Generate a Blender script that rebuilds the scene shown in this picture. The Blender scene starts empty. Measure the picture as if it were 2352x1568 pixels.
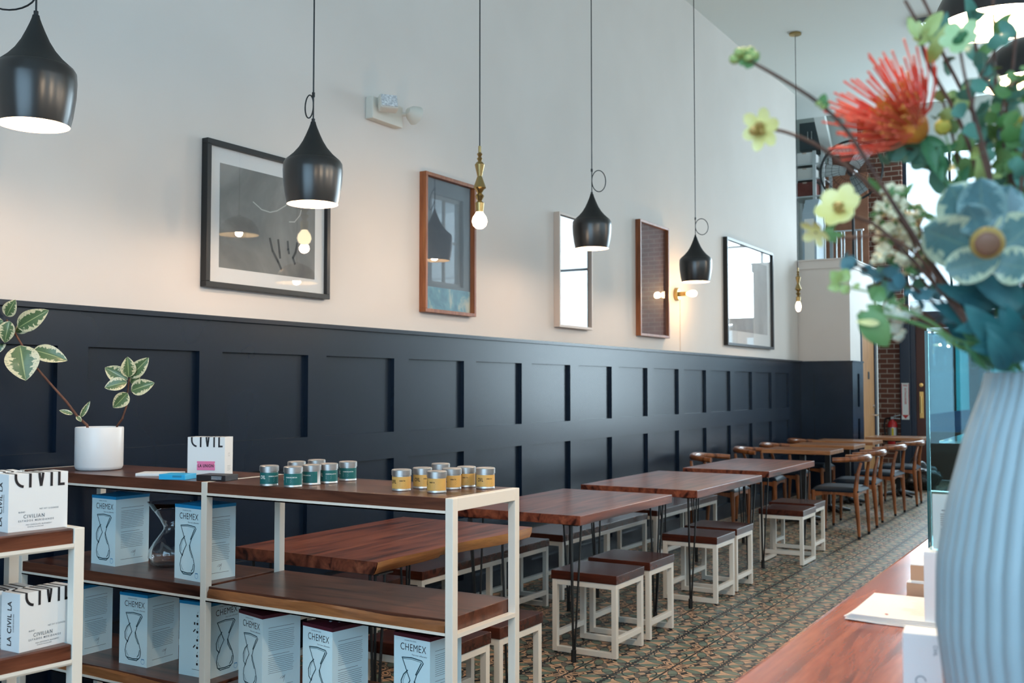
import bpy, bmesh, math, random
from mathutils import Vector, Matrix
R = math.radians
rnd = random.Random(7)
SC = bpy.context.scene
COL = SC.collection

# ------------------------------------------------------------ camera, world, exposure
F = 2380.0; PITCH = math.atan(103/F); YAW = math.atan(1424/F); EYE = 1.4
cd = bpy.data.cameras.new('camera'); cam = bpy.data.objects.new('camera', cd); COL.objects.link(cam)
cam.location = (0, 0, EYE); cam.rotation_euler = (math.pi/2+PITCH, 0, YAW-math.pi/2)
cd.sensor_width = 36; cd.lens = F/2352*36; cd.clip_start = 0.05; cd.clip_end = 200
cd.dof.use_dof = True; cd.dof.focus_distance = 3.3; cd.dof.aperture_fstop = 6.3
SC.camera = cam
SC.view_settings.view_transform = 'Standard'; SC.view_settings.look = 'None'
SC.view_settings.gamma = 1.0; SC.view_settings.use_curve_mapping = False
SC.view_settings.exposure = 0.82
SC.cycles.use_denoising = True
SC.cycles.sample_clamp_indirect = 6
SC.cycles.max_bounces = 10; SC.cycles.transparent_max_bounces = 12
SC.cycles.caustics_reflective = False; SC.cycles.caustics_refractive = False

W = bpy.data.worlds.new('world'); SC.world = W; W.use_nodes = True
nt = W.node_tree; bg = nt.nodes['Background']
tc = nt.nodes.new('ShaderNodeTexCoord'); sp = nt.nodes.new('ShaderNodeSeparateXYZ'); rp = nt.nodes.new('ShaderNodeValToRGB')
nt.links.new(tc.outputs['Generated'], sp.inputs[0]); nt.links.new(sp.outputs['Z'], rp.inputs[0]); nt.links.new(rp.outputs[0], bg.inputs[0])
rp.color_ramp.elements[0].position = 0.0; rp.color_ramp.elements[0].color = (.74, .88, 1, 1)
rp.color_ramp.elements[1].position = 0.6; rp.color_ramp.elements[1].color = (.55, .78, 1, 1)
bg.inputs[1].default_value = 1.5

def area(name, loc, rot, sx, sy, power, color):
    l = bpy.data.lights.new(name, 'AREA'); l.shape = 'RECTANGLE'; l.size = sx; l.size_y = sy
    l.energy = power; l.color = color
    o = bpy.data.objects.new(name, l); o.location = loc; o.rotation_euler = rot; COL.objects.link(o); return o
# daylight entering at the window openings (lamps fill the openings, just outside the panes)
area('daylight_front_window', (-3.25, -.2, 2.5), (0, -math.pi/2, 0), 3.2, 5.0, 122, (.44, .70, 1))
area('daylight_street_window', (17.2, -1.7, 2.8), (0, math.pi/2, 0), 4.2, 3.2, 240, (.78, .89, 1))
area('daylight_transom', (17.2, 1.95, 3.7), (0, math.pi/2, 0), 2.5, 1.9, 150, (.78, .89, 1))
area('side_window_fill', (5.0, -3.35, 3.4), (-math.pi/2, 0, 0), 8.4, 2.2, 230, (1, .91, .81))  # unseen side window, widened and warmed to brighten the end wall

# ------------------------------------------------------------ helpers
def ray(x, y):
    u = x-1176; v = 784-y
    fw = F*math.cos(PITCH)-v*math.sin(PITCH); up = F*math.sin(PITCH)+v*math.cos(PITCH)
    return Vector((fw*math.cos(YAW)+u*math.sin(YAW), fw*math.sin(YAW)-u*math.cos(YAW), up))
def at(x, y, d):                                   # point d metres in front of the camera
    return ray(x, y)*(d/F)+Vector((0, 0, EYE))
def atx(x, y, X):
    r = ray(x, y); return r*(X/r.x)+Vector((0, 0, EYE))
def atz(x, y, z):
    r = ray(x, y); return r*((z-EYE)/r.z)+Vector((0, 0, EYE))

def clip_name(n): return n
class MB:
    def __init__(s): s.bm = bmesh.new()
    def box(s, x0, x1, y0, y1, z0, z1, bev=0, M=None):
        vs = [s.bm.verts.new(v) for v in ((x0,y0,z0),(x1,y0,z0),(x1,y1,z0),(x0,y1,z0),(x0,y0,z1),(x1,y0,z1),(x1,y1,z1),(x0,y1,z1))]
        fs = [s.bm.faces.new([vs[i] for i in f]) for f in ((3,2,1,0),(4,5,6,7),(0,1,5,4),(1,2,6,5),(2,3,7,6),(3,0,4,7))]
        if bev:
            es = list({e for f in fs for e in f.edges})
            r = bmesh.ops.bevel(s.bm, geom=es, offset=bev, segments=2, affect='EDGES', profile=.6)
            if M:
                nv = {v for f in r['faces'] for v in f.verts} | {v for v in vs if v.is_valid}
                for v in nv: v.co = M @ v.co
        elif M:
            for v in vs: v.co = M @ v.co
        return s
    def bar(s, a, b, w, h=None, up=(0,0,1)):          # rectangular bar between two points
        a = Vector(a); b = Vector(b); h = h or w; d = (b-a); L = d.length; d.normalize()
        u = Vector(up)
        if abs(d.dot(u)) > .99: u = Vector((1,0,0))
        sx = d.cross(u).normalized(); sz = sx.cross(d).normalized()
        M = Matrix((( sx.x, d.x, sz.x, a.x),(sx.y, d.y, sz.y, a.y),(sx.z, d.z, sz.z, a.z),(0,0,0,1)))
        return s.box(-w/2, w/2, 0, L, -h/2, h/2, 0, M)
    def tube(s, pts, r, seg=8, cap=True, flat=1.0, up=(0,0,1)):
        pts = [Vector(p) for p in pts]; n = len(pts)
        rs = r if isinstance(r, (list, tuple)) else [r]*n
        rings = []; prev = None
        for i, p in enumerate(pts):
            d = (pts[min(i+1, n-1)]-pts[max(i-1, 0)])
            if d.length < 1e-9: d = Vector((0,0,1))
            d.normalize()
            if prev is None:
                u = Vector(up)
                if abs(d.dot(u)) > .95: u = Vector((1,0,0))
            else: u = prev
            sx = (u - d*u.dot(d)).normalized(); sy = d.cross(sx); prev = sx
            rings.append([s.bm.verts.new(p+(sx*math.cos(2*math.pi*k/seg)+sy*math.sin(2*math.pi*k/seg)*flat)*rs[i]) for k in range(seg)])
        for i in range(n-1):
            for k in range(seg):
                s.bm.faces.new((rings[i][k], rings[i][(k+1)%seg], rings[i+1][(k+1)%seg], rings[i+1][k]))
        if cap:
            s.bm.faces.new(rings[0][::-1]); s.bm.faces.new(rings[-1])
        return s
    def lathe(s, prof, seg=32, c=(0,0,0), M=None, close=False):
        rings = []
        for (r, z) in prof:
            if r < 1e-6: rings.append([s.bm.verts.new((c[0], c[1], c[2]+z))])
            else: rings.append([s.bm.verts.new((c[0]+r*math.cos(2*math.pi*k/seg), c[1]+r*math.sin(2*math.pi*k/seg), c[2]+z)) for k in range(seg)])
        vs = [v for q in rings for v in q]
        for i in range(len(rings)-1):
            a, b = rings[i], rings[i+1]
            for k in range(seg):
                k2 = (k+1) % seg
                if len(a) == 1 and len(b) == 1: break
                if len(a) == 1: s.bm.faces.new((a[0], b[k2], b[k]))
                elif len(b) == 1: s.bm.faces.new((a[k], a[k2], b[0]))
                else: s.bm.faces.new((a[k], a[k2], b[k2], b[k]))
        if M:
            for v in vs: v.co = M @ v.co
        return s
    def prism(s, poly, z0, z1, M=None):
        a = [s.bm.verts.new((x, y, z0)) for x, y in poly]; b = [s.bm.verts.new((x, y, z1)) for x, y in poly]
        n = len(poly); s.bm.faces.new(a[::-1]); s.bm.faces.new(b)
        for i in range(n): s.bm.faces.new((a[i], a[(i+1)%n], b[(i+1)%n], b[i]))
        if M:
            for v in a+b: v.co = M @ v.co
        return s
    def grid(s, fn, nu, nv):
        g = [[s.bm.verts.new(fn(i/nu, j/nv)) for j in range(nv+1)] for i in range(nu+1)]
        for i in range(nu):
            for j in range(nv): s.bm.faces.new((g[i][j], g[i+1][j], g[i+1][j+1], g[i][j+1]))
        return s
    def build(s, name, m, parent=None, smooth=False, sharp=35):
        me = bpy.data.meshes.new(name)
        bmesh.ops.remove_doubles(s.bm, verts=s.bm.verts, dist=1e-6)
        bmesh.ops.recalc_face_normals(s.bm, faces=s.bm.faces)
        if smooth:
            for f in s.bm.faces: f.smooth = True
            for e in s.bm.edges:
                if len(e.link_faces) == 2 and e.calc_face_angle(0) > R(sharp): e.smooth = False
        s.bm.to_mesh(me); s.bm.free()
        me.materials.append(m)
        o = bpy.data.objects.new(name, me); COL.objects.link(o)
        if parent is not None: o.parent = parent
        return o
def tag(o, label, cat, group=None, kind=None):
    if label: o['label'] = label
    if cat: o['category'] = cat
    if group: o['group'] = group
    if kind: o['kind'] = kind
    return o
def thing(name, label, cat, loc=(0,0,0), rz=0, group=None):
    o = bpy.data.objects.new(name, None); COL.objects.link(o); o.location = loc; o.rotation_euler = (0,0,rz)
    o.empty_display_size = .05
    return tag(o, label, cat, group)
def struct(name, mb, m, **k):
    o = mb.build(name, m, **k); o['kind'] = 'structure'; return o
KIDS = {}
def copy_tree(o, parent=None):
    c = o.copy(); COL.objects.link(c); c.parent = parent
    for ch in [q for q in list(COL.objects) if q.parent == o]: copy_tree(ch, c)
    return c
def dup(o, loc, rz, label):
    c = copy_tree(o); c.location = loc; c.rotation_euler = (0,0,rz); c['label'] = label; return c
def place(o, loc, rz, label): o.location = loc; o.rotation_euler = (0,0,rz); o['label'] = label; return o
def lamp(name, loc, power, color, r, parent=None):
    l = bpy.data.lights.new(name, 'POINT'); l.energy = power; l.color = color; l.shadow_soft_size = r
    o = bpy.data.objects.new(name, l); o.location = loc; COL.objects.link(o); o.parent = parent; return o

# text as flat mesh in XY plane, cached as (verts, faces)
_TXT = {}
def text_geo(s, bold=0.0, align='LEFT', spacing=1.0):
    key = (s, bold, align, spacing)
    if key not in _TXT:
        cu = bpy.data.curves.new('t', 'FONT'); cu.body = s; cu.size = 1; cu.offset = bold; cu.align_x = align; cu.space_character = spacing
        cu.resolution_u = 4
        ob = bpy.data.objects.new('t', cu); COL.objects.link(ob)
        dg = bpy.context.evaluated_depsgraph_get(); dg.update()
        me = bpy.data.meshes.new_from_object(ob.evaluated_get(dg))
        _TXT[key] = ([tuple(v.co) for v in me.vertices], [tuple(p.vertices) for p in me.polygons])
        bpy.data.objects.remove(ob); bpy.data.curves.remove(cu); bpy.data.meshes.remove(me)
    return _TXT[key]
def add_text(mb, s, fn, size=1, sx=1, sy=1, ox=0, oy=0, bold=0, align='LEFT', spacing=1, cuts=()):
    vs, fs = text_geo(s, bold, align, spacing)
    tb = bmesh.new(); vv = [tb.verts.new((v[0]*size*sx+ox, v[1]*size*sy+oy, 0)) for v in vs]
    for f in fs:
        try: tb.faces.new([vv[i] for i in f])
        except ValueError: pass
    for (co, no) in cuts:
        bmesh.ops.bisect_plane(tb, geom=list(tb.verts)+list(tb.edges)+list(tb.faces), plane_co=co, plane_no=no)
    m = {}
    for v in tb.verts: m[v] = mb.bm.verts.new(fn(v.co.x, v.co.y))
    for f in tb.faces: mb.bm.faces.new([m[v] for v in f.verts])
    tb.free(); return mb
def quad2(mb, fn, x0, x1, y0, y1):
    vs = [mb.bm.verts.new(fn(x, y)) for x, y in ((x0,y0),(x1,y0),(x1,y1),(x0,y1))]; mb.bm.faces.new(vs); return mb
def stroke(mb, fn, pts, w):                          # printed polyline as a flat ribbon
    for (a, b) in zip(pts[:-1], pts[1:]):
        a = Vector(a); b = Vector(b); d = b-a
        if d.length < 1e-9: continue
        d.normalize(); n = Vector((-d.y, d.x))*w/2; a2 = a-d*w*.3; b2 = b+d*w*.3
        mb.bm.faces.new([mb.bm.verts.new(fn(p.x, p.y)) for p in (a2-n, b2-n, b2+n, a2+n)])
    return mb

# ------------------------------------------------------------ materials
def pr_mat(name, color, rough=.5, metal=0, coat=0, coat_r=.1, spec=.5, emis=None, es=0, trans=0, ior=1.45, alpha=1, sheen=0, sub=0):
    m = bpy.data.materials.new(name); m.use_nodes = True; b = m.node_tree.nodes['Principled BSDF']
    b.inputs['Base Color'].default_value = (*color, 1); b.inputs['Roughness'].default_value = rough; b.inputs['Metallic'].default_value = metal
    b.inputs['Coat Weight'].default_value = coat; b.inputs['Coat Roughness'].default_value = coat_r
    b.inputs['Specular IOR Level'].default_value = spec; b.inputs['IOR'].default_value = ior
    b.inputs['Transmission Weight'].default_value = trans; b.inputs['Alpha'].default_value = alpha
    if emis: b.inputs['Emission Color'].default_value = (*emis, 1); b.inputs['Emission Strength'].default_value = es
    return m
class X:                                             # tiny shader-math expression
    nt = None
    def __init__(s, sock): s.s = sock
    @staticmethod
    def m(op, *a):
        n = X.nt.nodes.new('ShaderNodeMath'); n.operation = op
        for i, v in enumerate(a):
            if isinstance(v, X): X.nt.links.new(v.s, n.inputs[i])
            else: n.inputs[i].default_value = v
        return X(n.outputs[0])
    def __add__(a, b): return X.m('ADD', a, b)
    def __radd__(a, b): return X.m('ADD', a, b)
    def __sub__(a, b): return X.m('SUBTRACT', a, b)
    def __rsub__(a, b): return X.m('SUBTRACT', b, a)
    def __mul__(a, b): return X.m('MULTIPLY', a, b)
    def __rmul__(a, b): return X.m('MULTIPLY', a, b)
    def __truediv__(a, b): return X.m('DIVIDE', a, b)
    def lt(a, b): return X.m('LESS_THAN', a, b)
    def gt(a, b): return X.m('GREATER_THAN', a, b)
    def abs(a): return X.m('ABSOLUTE', a)
    def sqrt(a): return X.m('SQRT', a)
    def mx(a, b): return X.m('MAXIMUM', a, b)
    def mn(a, b): return X.m('MINIMUM', a, b)
def mixc(nt, fac, a, b):
    n = nt.nodes.new('ShaderNodeMix'); n.data_type = 'RGBA'
    if isinstance(fac, (int, float)): n.inputs[0].default_value = fac
    else: nt.links.new(fac.s if isinstance(fac, X) else fac, n.inputs[0])
    for i, v in ((6, a), (7, b)):
        if isinstance(v, tuple): n.inputs[i].default_value = (*v, 1)
        else: nt.links.new(v, n.inputs[i])
    return n.outputs[2]
def noise(nt, vec, scale, detail=3, rough=.5, dist=0):
    n = nt.nodes.new('ShaderNodeTexNoise'); n.inputs['Scale'].default_value = scale; n.inputs['Detail'].default_value = detail
    n.inputs['Roughness'].default_value = rough; n.inputs['Distortion'].default_value = dist
    nt.links.new(vec, n.inputs['Vector']); return n.outputs['Fac']
def ramp(nt, fac, stops):
    n = nt.nodes.new('ShaderNodeValToRGB'); nt.links.new(fac, n.inputs[0]); e = n.color_ramp.elements
    while len(e) < len(stops): e.new(.5)
    for i, (p, c) in enumerate(stops): e[i].position = p; e[i].color = (*c, 1)
    return n.outputs[0]
def mapped(nt, coord='Object', scale=(1,1,1), rot=(0,0,0)):
    t = nt.nodes.new('ShaderNodeTexCoord'); mp = nt.nodes.new('ShaderNodeMapping'); nt.links.new(t.outputs[coord], mp.inputs[0])
    mp.inputs['Scale'].default_value = scale; mp.inputs['Rotation'].default_value = rot; return mp.outputs[0]
def wood(name, dark, mid, light, axis='X', rough=.28, coat=.5, scale=1.0, spec=.35):
    m = pr_mat(name, mid, rough, coat=coat, coat_r=.12, spec=spec); nt = m.node_tree; b = nt.nodes['Principled BSDF']
    sc = {'X': (.55, 7, 7), 'Y': (7, .55, 7), 'Z': (7, 7, .55)}[axis]
    v = mapped(nt, 'Object', tuple(q*scale for q in sc))
    n1 = noise(nt, v, 1.6, 4, .55, 1.8); n2 = noise(nt, v, 9, 5, .65, .4)
    c = ramp(nt, n1, [(.32, dark), (.48, mid), (.75, light)])
    c2 = ramp(nt, n2, [(.3, (.45,.45,.45)), (.62, (1,1,1))])
    mm = nt.nodes.new('ShaderNodeMix'); mm.data_type = 'RGBA'; mm.blend_type = 'MULTIPLY'; mm.inputs[0].default_value = .6
    nt.links.new(c, mm.inputs[6]); nt.links.new(c2, mm.inputs[7]); nt.links.new(mm.outputs[2], b.inputs['Base Color'])
    return m
def varied(name, c1, c2, scale, rough=.5, detail=3, **k):
    m = pr_mat(name, c1, rough, **k); nt = m.node_tree
    v = mapped(nt); c = ramp(nt, noise(nt, v, scale, detail), [(.35, c1), (.65, c2)])
    nt.links.new(c, nt.nodes['Principled BSDF'].inputs['Base Color']); return m
def glass(name, tint=(1,1,1), refl=(1,1,1), ior=1.5, rough=0.0):
    m = bpy.data.materials.new(name); m.use_nodes = True; nt = m.node_tree; nt.nodes.clear()
    o = nt.nodes.new('ShaderNodeOutputMaterial'); mx = nt.nodes.new('ShaderNodeMixShader'); fr = nt.nodes.new('ShaderNodeLayerWeight')
    tr = nt.nodes.new('ShaderNodeBsdfTransparent'); gl = nt.nodes.new('ShaderNodeBsdfGlossy')
    tr.inputs[0].default_value = (*tint, 1); gl.inputs[0].default_value = (*refl, 1); gl.inputs['Roughness'].default_value = rough; fr.inputs[0].default_value = .5
    X.nt = nt; f0 = ((ior-1)/(ior+1))**2; q = X(fr.outputs['Facing']); q2 = q*q; fac = q2*q2*q*(1-f0)+f0
    nt.links.new(fac.s, mx.inputs[0]); nt.links.new(tr.outputs[0], mx.inputs[1]); nt.links.new(gl.outputs[0], mx.inputs[2]); nt.links.new(mx.outputs[0], o.inputs[0])
    return m

M = {}
M['wall'] = varied('painted_plaster', (.72,.66,.61), (.76,.70,.65), 1.2, .75)
M['ceiling'] = pr_mat('ceiling_paint', (.70,.74,.71), .8)
M['white'] = pr_mat('white_paint', (.78,.77,.73), .55)
M['navy'] = varied('navy_panel_paint', (.0036,.0100,.0225), (.0054,.0130,.028), 2.5, .27, spec=.5)
M['navy_trim'] = pr_mat('navy_trim_paint', (.018,.030,.055), .3)
M['metal_white'] = pr_mat('cream_powder_coat', (.82,.76,.67), .38, coat=.2)
M['black'] = pr_mat('black_metal', (.012,.013,.014), .38)
M['shade'] = pr_mat('black_lacquered_metal', (.012,.011,.011), .3, coat=.5, coat_r=.25)
M['shade_top'] = pr_mat('matte_black_cone', (.012,.013,.013), .6)
M['shade_in'] = pr_mat('white_shade_inside', (.9,.82,.66), .5)
M['brass'] = pr_mat('brushed_brass', (.42,.30,.13), .35, metal=1)
M['brass2'] = pr_mat('satin_gold', (.75,.50,.18), .3, metal=1)
M['chrome'] = pr_mat('chrome', (.75,.75,.76), .15, metal=1)
M['tin'] = pr_mat('brushed_tin', (.50,.49,.48), .42, metal=1)
M['bulb'] = pr_mat('lit_bulb', (1,.9,.7), .2, emis=(1,.72,.38), es=9)
M['globe'] = pr_mat('lit_globe_bulb', (1,.9,.7), .2, emis=(1,.76,.46), es=7)
M['top'] = wood('walnut_table_top', (.035,.008,.005), (.19,.048,.026), (.36,.110,.055), 'X', .3, .08)
M['topY'] = wood('walnut_shelf_board', (.03,.010,.006), (.115,.040,.023), (.20,.072,.040), 'Y', .3, .1)
M['topX'] = wood('walnut_near_board', (.035,.011,.006), (.13,.043,.023), (.22,.08,.042), 'X', .32, .1)
M['seat'] = wood('dark_walnut_seat', (.018,.005,.003), (.062,.015,.009), (.115,.029,.016), 'Y', .27, .05, spec=.3)
M['counter'] = wood('varnished_counter_wood', (.10,.020,.009), (.30,.070,.032), (.45,.13,.060), 'X', .24, .15)
M['sap'] = wood('pale_sapwood_edge', (.22,.075,.022), (.42,.17,.055), (.55,.26,.09), 'X', .4, .4)
M['sapY'] = wood('pale_sapwood_shelf_edge', (.16,.055,.018), (.34,.13,.045), (.46,.20,.075), 'Y', .4, .4)
M['teak'] = wood('chair_wood', (.10,.030,.010), (.26,.085,.028), (.38,.14,.05), 'Z', .35, .4)
M['oak'] = wood('oak_door_wood', (.36,.15,.045), (.50,.23,.075), (.58,.29,.10), 'Z', .5, .1)
M['bar_wood'] = wood('pale_cafe_table_wood', (.20,.075,.028), (.40,.17,.07), (.50,.24,.11), 'Y', .3, .5)
M['mahog'] = pr_mat('mahogany_door', (.085,.026,.018), .4)
M['frame_brown'] = wood('brown_frame_wood', (.22,.065,.022), (.34,.11,.04), (.40,.15,.055), 'Z', .4, .2)
M['frame_pale'] = pr_mat('pale_frame_wood', (.62,.50,.42), .45)
M['leather'] = pr_mat('black_leather', (.004,.009,.018), .45, spec=.13)
M['ceramic'] = pr_mat('white_ceramic', (.80,.80,.80), .35)
M['vase'] = pr_mat('pale_blue_ribbed_ceramic', (.33,.41,.445), .4)
M['card'] = pr_mat('white_card', (.80,.80,.79), .55)
M['card2'] = pr_mat('pale_blue_white_card', (.80,.97,1.0), .4)
M['ink'] = pr_mat('black_ink', (.015,.012,.014), .5)
M['ink_teal'] = pr_mat('dark_teal_ink', (.02,.07,.09), .5)
M['ink_grey'] = pr_mat('grey_ink', (.16,.19,.22), .6)
M['ink_pale'] = pr_mat('pale_ink', (.80,.84,.80), .5)
M['blue'] = pr_mat('blue_card', (.02,.30,.60), .4)
M['bright_blue'] = pr_mat('bright_blue_card', (.03,.42,.75), .4)
M['maroon'] = pr_mat('maroon_card', (.09,.015,.025), .35)
M['pink'] = pr_mat('pink_label', (.80,.20,.38), .5)
M['tin_green'] = pr_mat('teal_green_label', (.01,.12,.12), .45)
M['tin_yellow'] = pr_mat('mustard_label', (.62,.36,.10), .5)
M['strap'] = pr_mat('pale_strap', (.6,.68,.74), .5)
M['leaf'] = None
M['soil'] = varied('potting_soil', (.03,.02,.012), (.06,.04,.025), 60, .9)
M['stem'] = varied('brown_stem', (.10,.035,.02), (.17,.07,.04), 60, .6)
M['twig'] = varied('dark_twig', (.055,.022,.014), (.12,.05,.03), 40, .6)
M['brick'] = None
M['plastic'] = pr_mat('black_plastic', (.01,.01,.012), .3)
M['steel'] = pr_mat('galvanised_steel', (.5,.52,.53), .35, metal=1)
M['red'] = pr_mat('red_paint', (.5,.02,.02), .35)
M['grey'] = pr_mat('grey_cabinet', (.09,.11,.12), .5)
M['ply'] = varied('reddish_plywood', (.36,.15,.09), (.44,.20,.12), 6, .7)
M['picture_glass'] = glass('picture_glass', (1,1,1), (1,1,1), 1.5)
M['window_glass'] = glass('window_glass', (.93,.98,.98), (1,1,1), 1.45)
M['teal_glass'] = glass('tinted_case_glass', (.50,.68,.70), (.5,.6,.6), 1.5)
M['edge_glass'] = pr_mat('dark_green_glass_edge', (.0,.05,.055), .15)
M['clear'] = glass('clear_acrylic', (.93,.97,.97), (1,1,1), 1.49)
M['carafe'] = pr_mat('carafe_glass', (.97,.99,1), .0, trans=1, ior=1.45)
M['fixture'] = pr_mat('beige_fixture_plastic', (.72,.68,.60), .5)
M['lens'] = varied('lamp_head_lens', (.45,.45,.47), (.85,.85,.85), 90, .2)

def leaf_mat(name, green, cream, thr=.5, ribk=.7):
    m = pr_mat(name, green, .35, coat=.2); nt = m.node_tree; b = nt.nodes['Principled BSDF']
    t = nt.nodes.new('ShaderNodeUVMap'); sx = nt.nodes.new('ShaderNodeSeparateXYZ'); nt.links.new(t.outputs[0], sx.inputs[0])
    X.nt = nt; u = X(sx.outputs[0]); v = X(sx.outputs[1])
    mp = nt.nodes.new('ShaderNodeMapping'); nt.links.new(t.outputs[0], mp.inputs[0]); mp.inputs['Scale'].default_value = (1, 3, 1)
    oi = nt.nodes.new('ShaderNodeObjectInfo'); sc = nt.nodes.new('ShaderNodeVectorMath'); sc.operation = 'ADD'
    mr = X(oi.outputs['Random'])*20.0; cb = nt.nodes.new('ShaderNodeCombineXYZ'); nt.links.new(mr.s, cb.inputs[0]); nt.links.new(mp.outputs[0], sc.inputs[0]); nt.links.new(cb.outputs[0], sc.inputs[1])
    n = X(noise(nt, sc.outputs[0], 3.4, 3, .6))
    edge = (u-.5).abs()*2.0 + (n-.5)*1.5
    c = mixc(nt, edge.gt(thr), green, cream)
    n2 = X(noise(nt, sc.outputs[0], 7, 2))
    c = mixc(nt, (n2.gt(.6))*.5, c, tuple(q*.55+.02 for q in green))
    rib = (u-.5).abs().lt(.022)
    c = mixc(nt, rib*ribk, c, (.5,.55,.25))
    nt.links.new(c, b.inputs['Base Color']); return m
M['leaf'] = leaf_mat('variegated_leaf', (.10,.17,.07), (.72,.66,.42), .62)

def floor_mat():
    m = pr_mat('encaustic_cement_tile', (.3,.2,.15), .42, spec=.28); nt = m.node_tree; b = nt.nodes['Principled BSDF']; X.nt = nt
    t = nt.nodes.new('ShaderNodeTexCoord'); s = nt.nodes.new('ShaderNodeSeparateXYZ'); nt.links.new(t.outputs['Object'], s.inputs[0])
    P = .4
    def fold(v, off):                                # 0..1 from rosette centre to tile middle line
        q = X.m('FLOORED_MODULO', v-off, P); return ((q-P/2).abs()*(-1.0)+P/2)/(P/2)
    a = fold(X(s.outputs[0]), .12); c_ = fold(X(s.outputs[1]), 2.0)
    A = a.mx(c_); B = a.mn(c_)
    def ell(u, v, cu, cv, ru, rv, ang=0.0):
        du = u-cu; dv = v-cv; ca, sa = math.cos(ang), math.sin(ang)
        p = (du*ca+dv*sa)/ru; q = (dv*ca-du*sa)/rv
        return p*p+q*q
    n = X(noise(nt, t.outputs['Object'], 6, 3))
    peach = (.66,.40,.24); green = (.16,.22,.17); dark = (.007,.013,.017); grey = (.14,.12,.10)
    col = peach
    # grey lens leaves, then green petals with a dark outline, then dark stars, rosettes and border chain
    e = ell(A, B, .80, .46, .22, .085, .6); col = mixc(nt, e.lt(1), col, grey)
    e1 = ell(A, B, .58, .20, .25, .11, .40)
    col = mixc(nt, e1.lt(1.35), col, dark); col = mixc(nt, e1.lt(1), col, green)
    e2 = ell(a, c_, .76, .76, .22, .115, -.785)
    col = mixc(nt, e2.lt(1.35), col, dark); col = mixc(nt, e2.lt(1), col, green)
    e5 = ell(A, B, .94, .0, .13, .20, 0); col = mixc(nt, e5.lt(1), col, green)
    star = ((a-.44).abs()).sqrt()+((c_-.44).abs()).sqrt(); col = mixc(nt, star.lt(.50), col, dark)
    star = ((A-.28).abs()).sqrt()+(B.abs()).sqrt(); col = mixc(nt, star.lt(.44), col, dark)
    star = ((A-.88).abs()).sqrt()+((B-.32).abs()).sqrt(); col = mixc(nt, star.lt(.46), col, dark)
    r3 = ell(a, c_, .17, .17, .20, .085, .785); col = mixc(nt, r3.lt(1.5), col, dark); col = mixc(nt, r3.lt(1), col, (.62,.37,.22))
    col = mixc(nt, r3.lt(.2), col, dark)
    arc = ((((a-1.0)*(a-1.0)+(c_-.5)*(c_-.5)).sqrt()-.42).abs()).lt(.020); col = mixc(nt, arc, col, dark)
    # lines along the aisle
    ln = (1.0-c_); ch = X.m('SINE', X(s.outputs[0])*94.25)
    chain = ((ln-(ch.abs()*.055)).abs()).lt(.022); col = mixc(nt, chain, col, dark)
    col = mixc(nt, ln.lt(.03), col, dark)
    col = mixc(nt, c_.lt(.03), col, dark); col = mixc(nt, a.lt(.008), col, dark); col = mixc(nt, (1.0-a).lt(.008), col, dark)
    col = mixc(nt, n*.16, col, (.16,.13,.11))
    nt.links.new(col, b.inputs['Base Color'])
    nt.links.new((n*.25+.28).s, b.inputs['Roughness'])
    return m
M['floor'] = floor_mat()
def brick_mat():
    m = pr_mat('red_brick', (.2,.07,.05), .85); nt = m.node_tree; b = nt.nodes['Principled BSDF']
    t = nt.nodes.new('ShaderNodeTexCoord'); s = nt.nodes.new('ShaderNodeSeparateXYZ'); c = nt.nodes.new('ShaderNodeCombineXYZ')
    nt.links.new(t.outputs['Object'], s.inputs[0]); nt.links.new(s.outputs[1], c.inputs[0]); nt.links.new(s.outputs[2], c.inputs[1])
    k = nt.nodes.new('ShaderNodeTexBrick'); nt.links.new(c.outputs[0], k.inputs['Vector'])
    k.inputs['Scale'].default_value = 1; k.inputs['Brick Width'].default_value = .215; k.inputs['Row Height'].default_value = .076; k.inputs['Mortar Size'].default_value = .008
    k.inputs['Color1'].default_value = (.14,.045,.030,1); k.inputs['Color2'].default_value = (.20,.075,.048,1); k.inputs['Mortar'].default_value = (.42,.33,.27,1); k.inputs['Mortar Smooth'].default_value = .3
    nt.links.new(k.outputs[0], b.inputs['Base Color'])
    bp = nt.nodes.new('ShaderNodeBump'); bp.inputs['Strength'].default_value = .5; bp.invert = True; nt.links.new(k.outputs[1], bp.inputs['Height']); nt.links.new(bp.outputs[0], b.inputs['Normal'])
    return m
M['brick'] = brick_mat()

# ------------------------------------------------------------ the room
WY = 3.775; ZC = 5.28; XB = 16.6; XJ = 13.66; YJ = 3.08
struct('floor', MB().box(-3.2, 17.0, -3.2, 7.0, -.1, 0), M['floor'])
cb = MB(); cb.box(-3.2, 14.9, -3.3, WY+.2, ZC, ZC+.12); cb.box(14.9, 17.0, -3.3, 7.0, 6.0, 6.1); cb.box(13.66, 14.9, WY+.2, 7.0, ZC, ZC+.12); cb.box(14.9, 14.96, -3.3, 7.0, ZC, 6.0)
struct('ceiling', cb, M['ceiling'])
wl = MB(); wl.box(-3.2, XJ, WY, WY+.2, 0, ZC)
struct('wall_left', wl, M['wall'])
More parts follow.
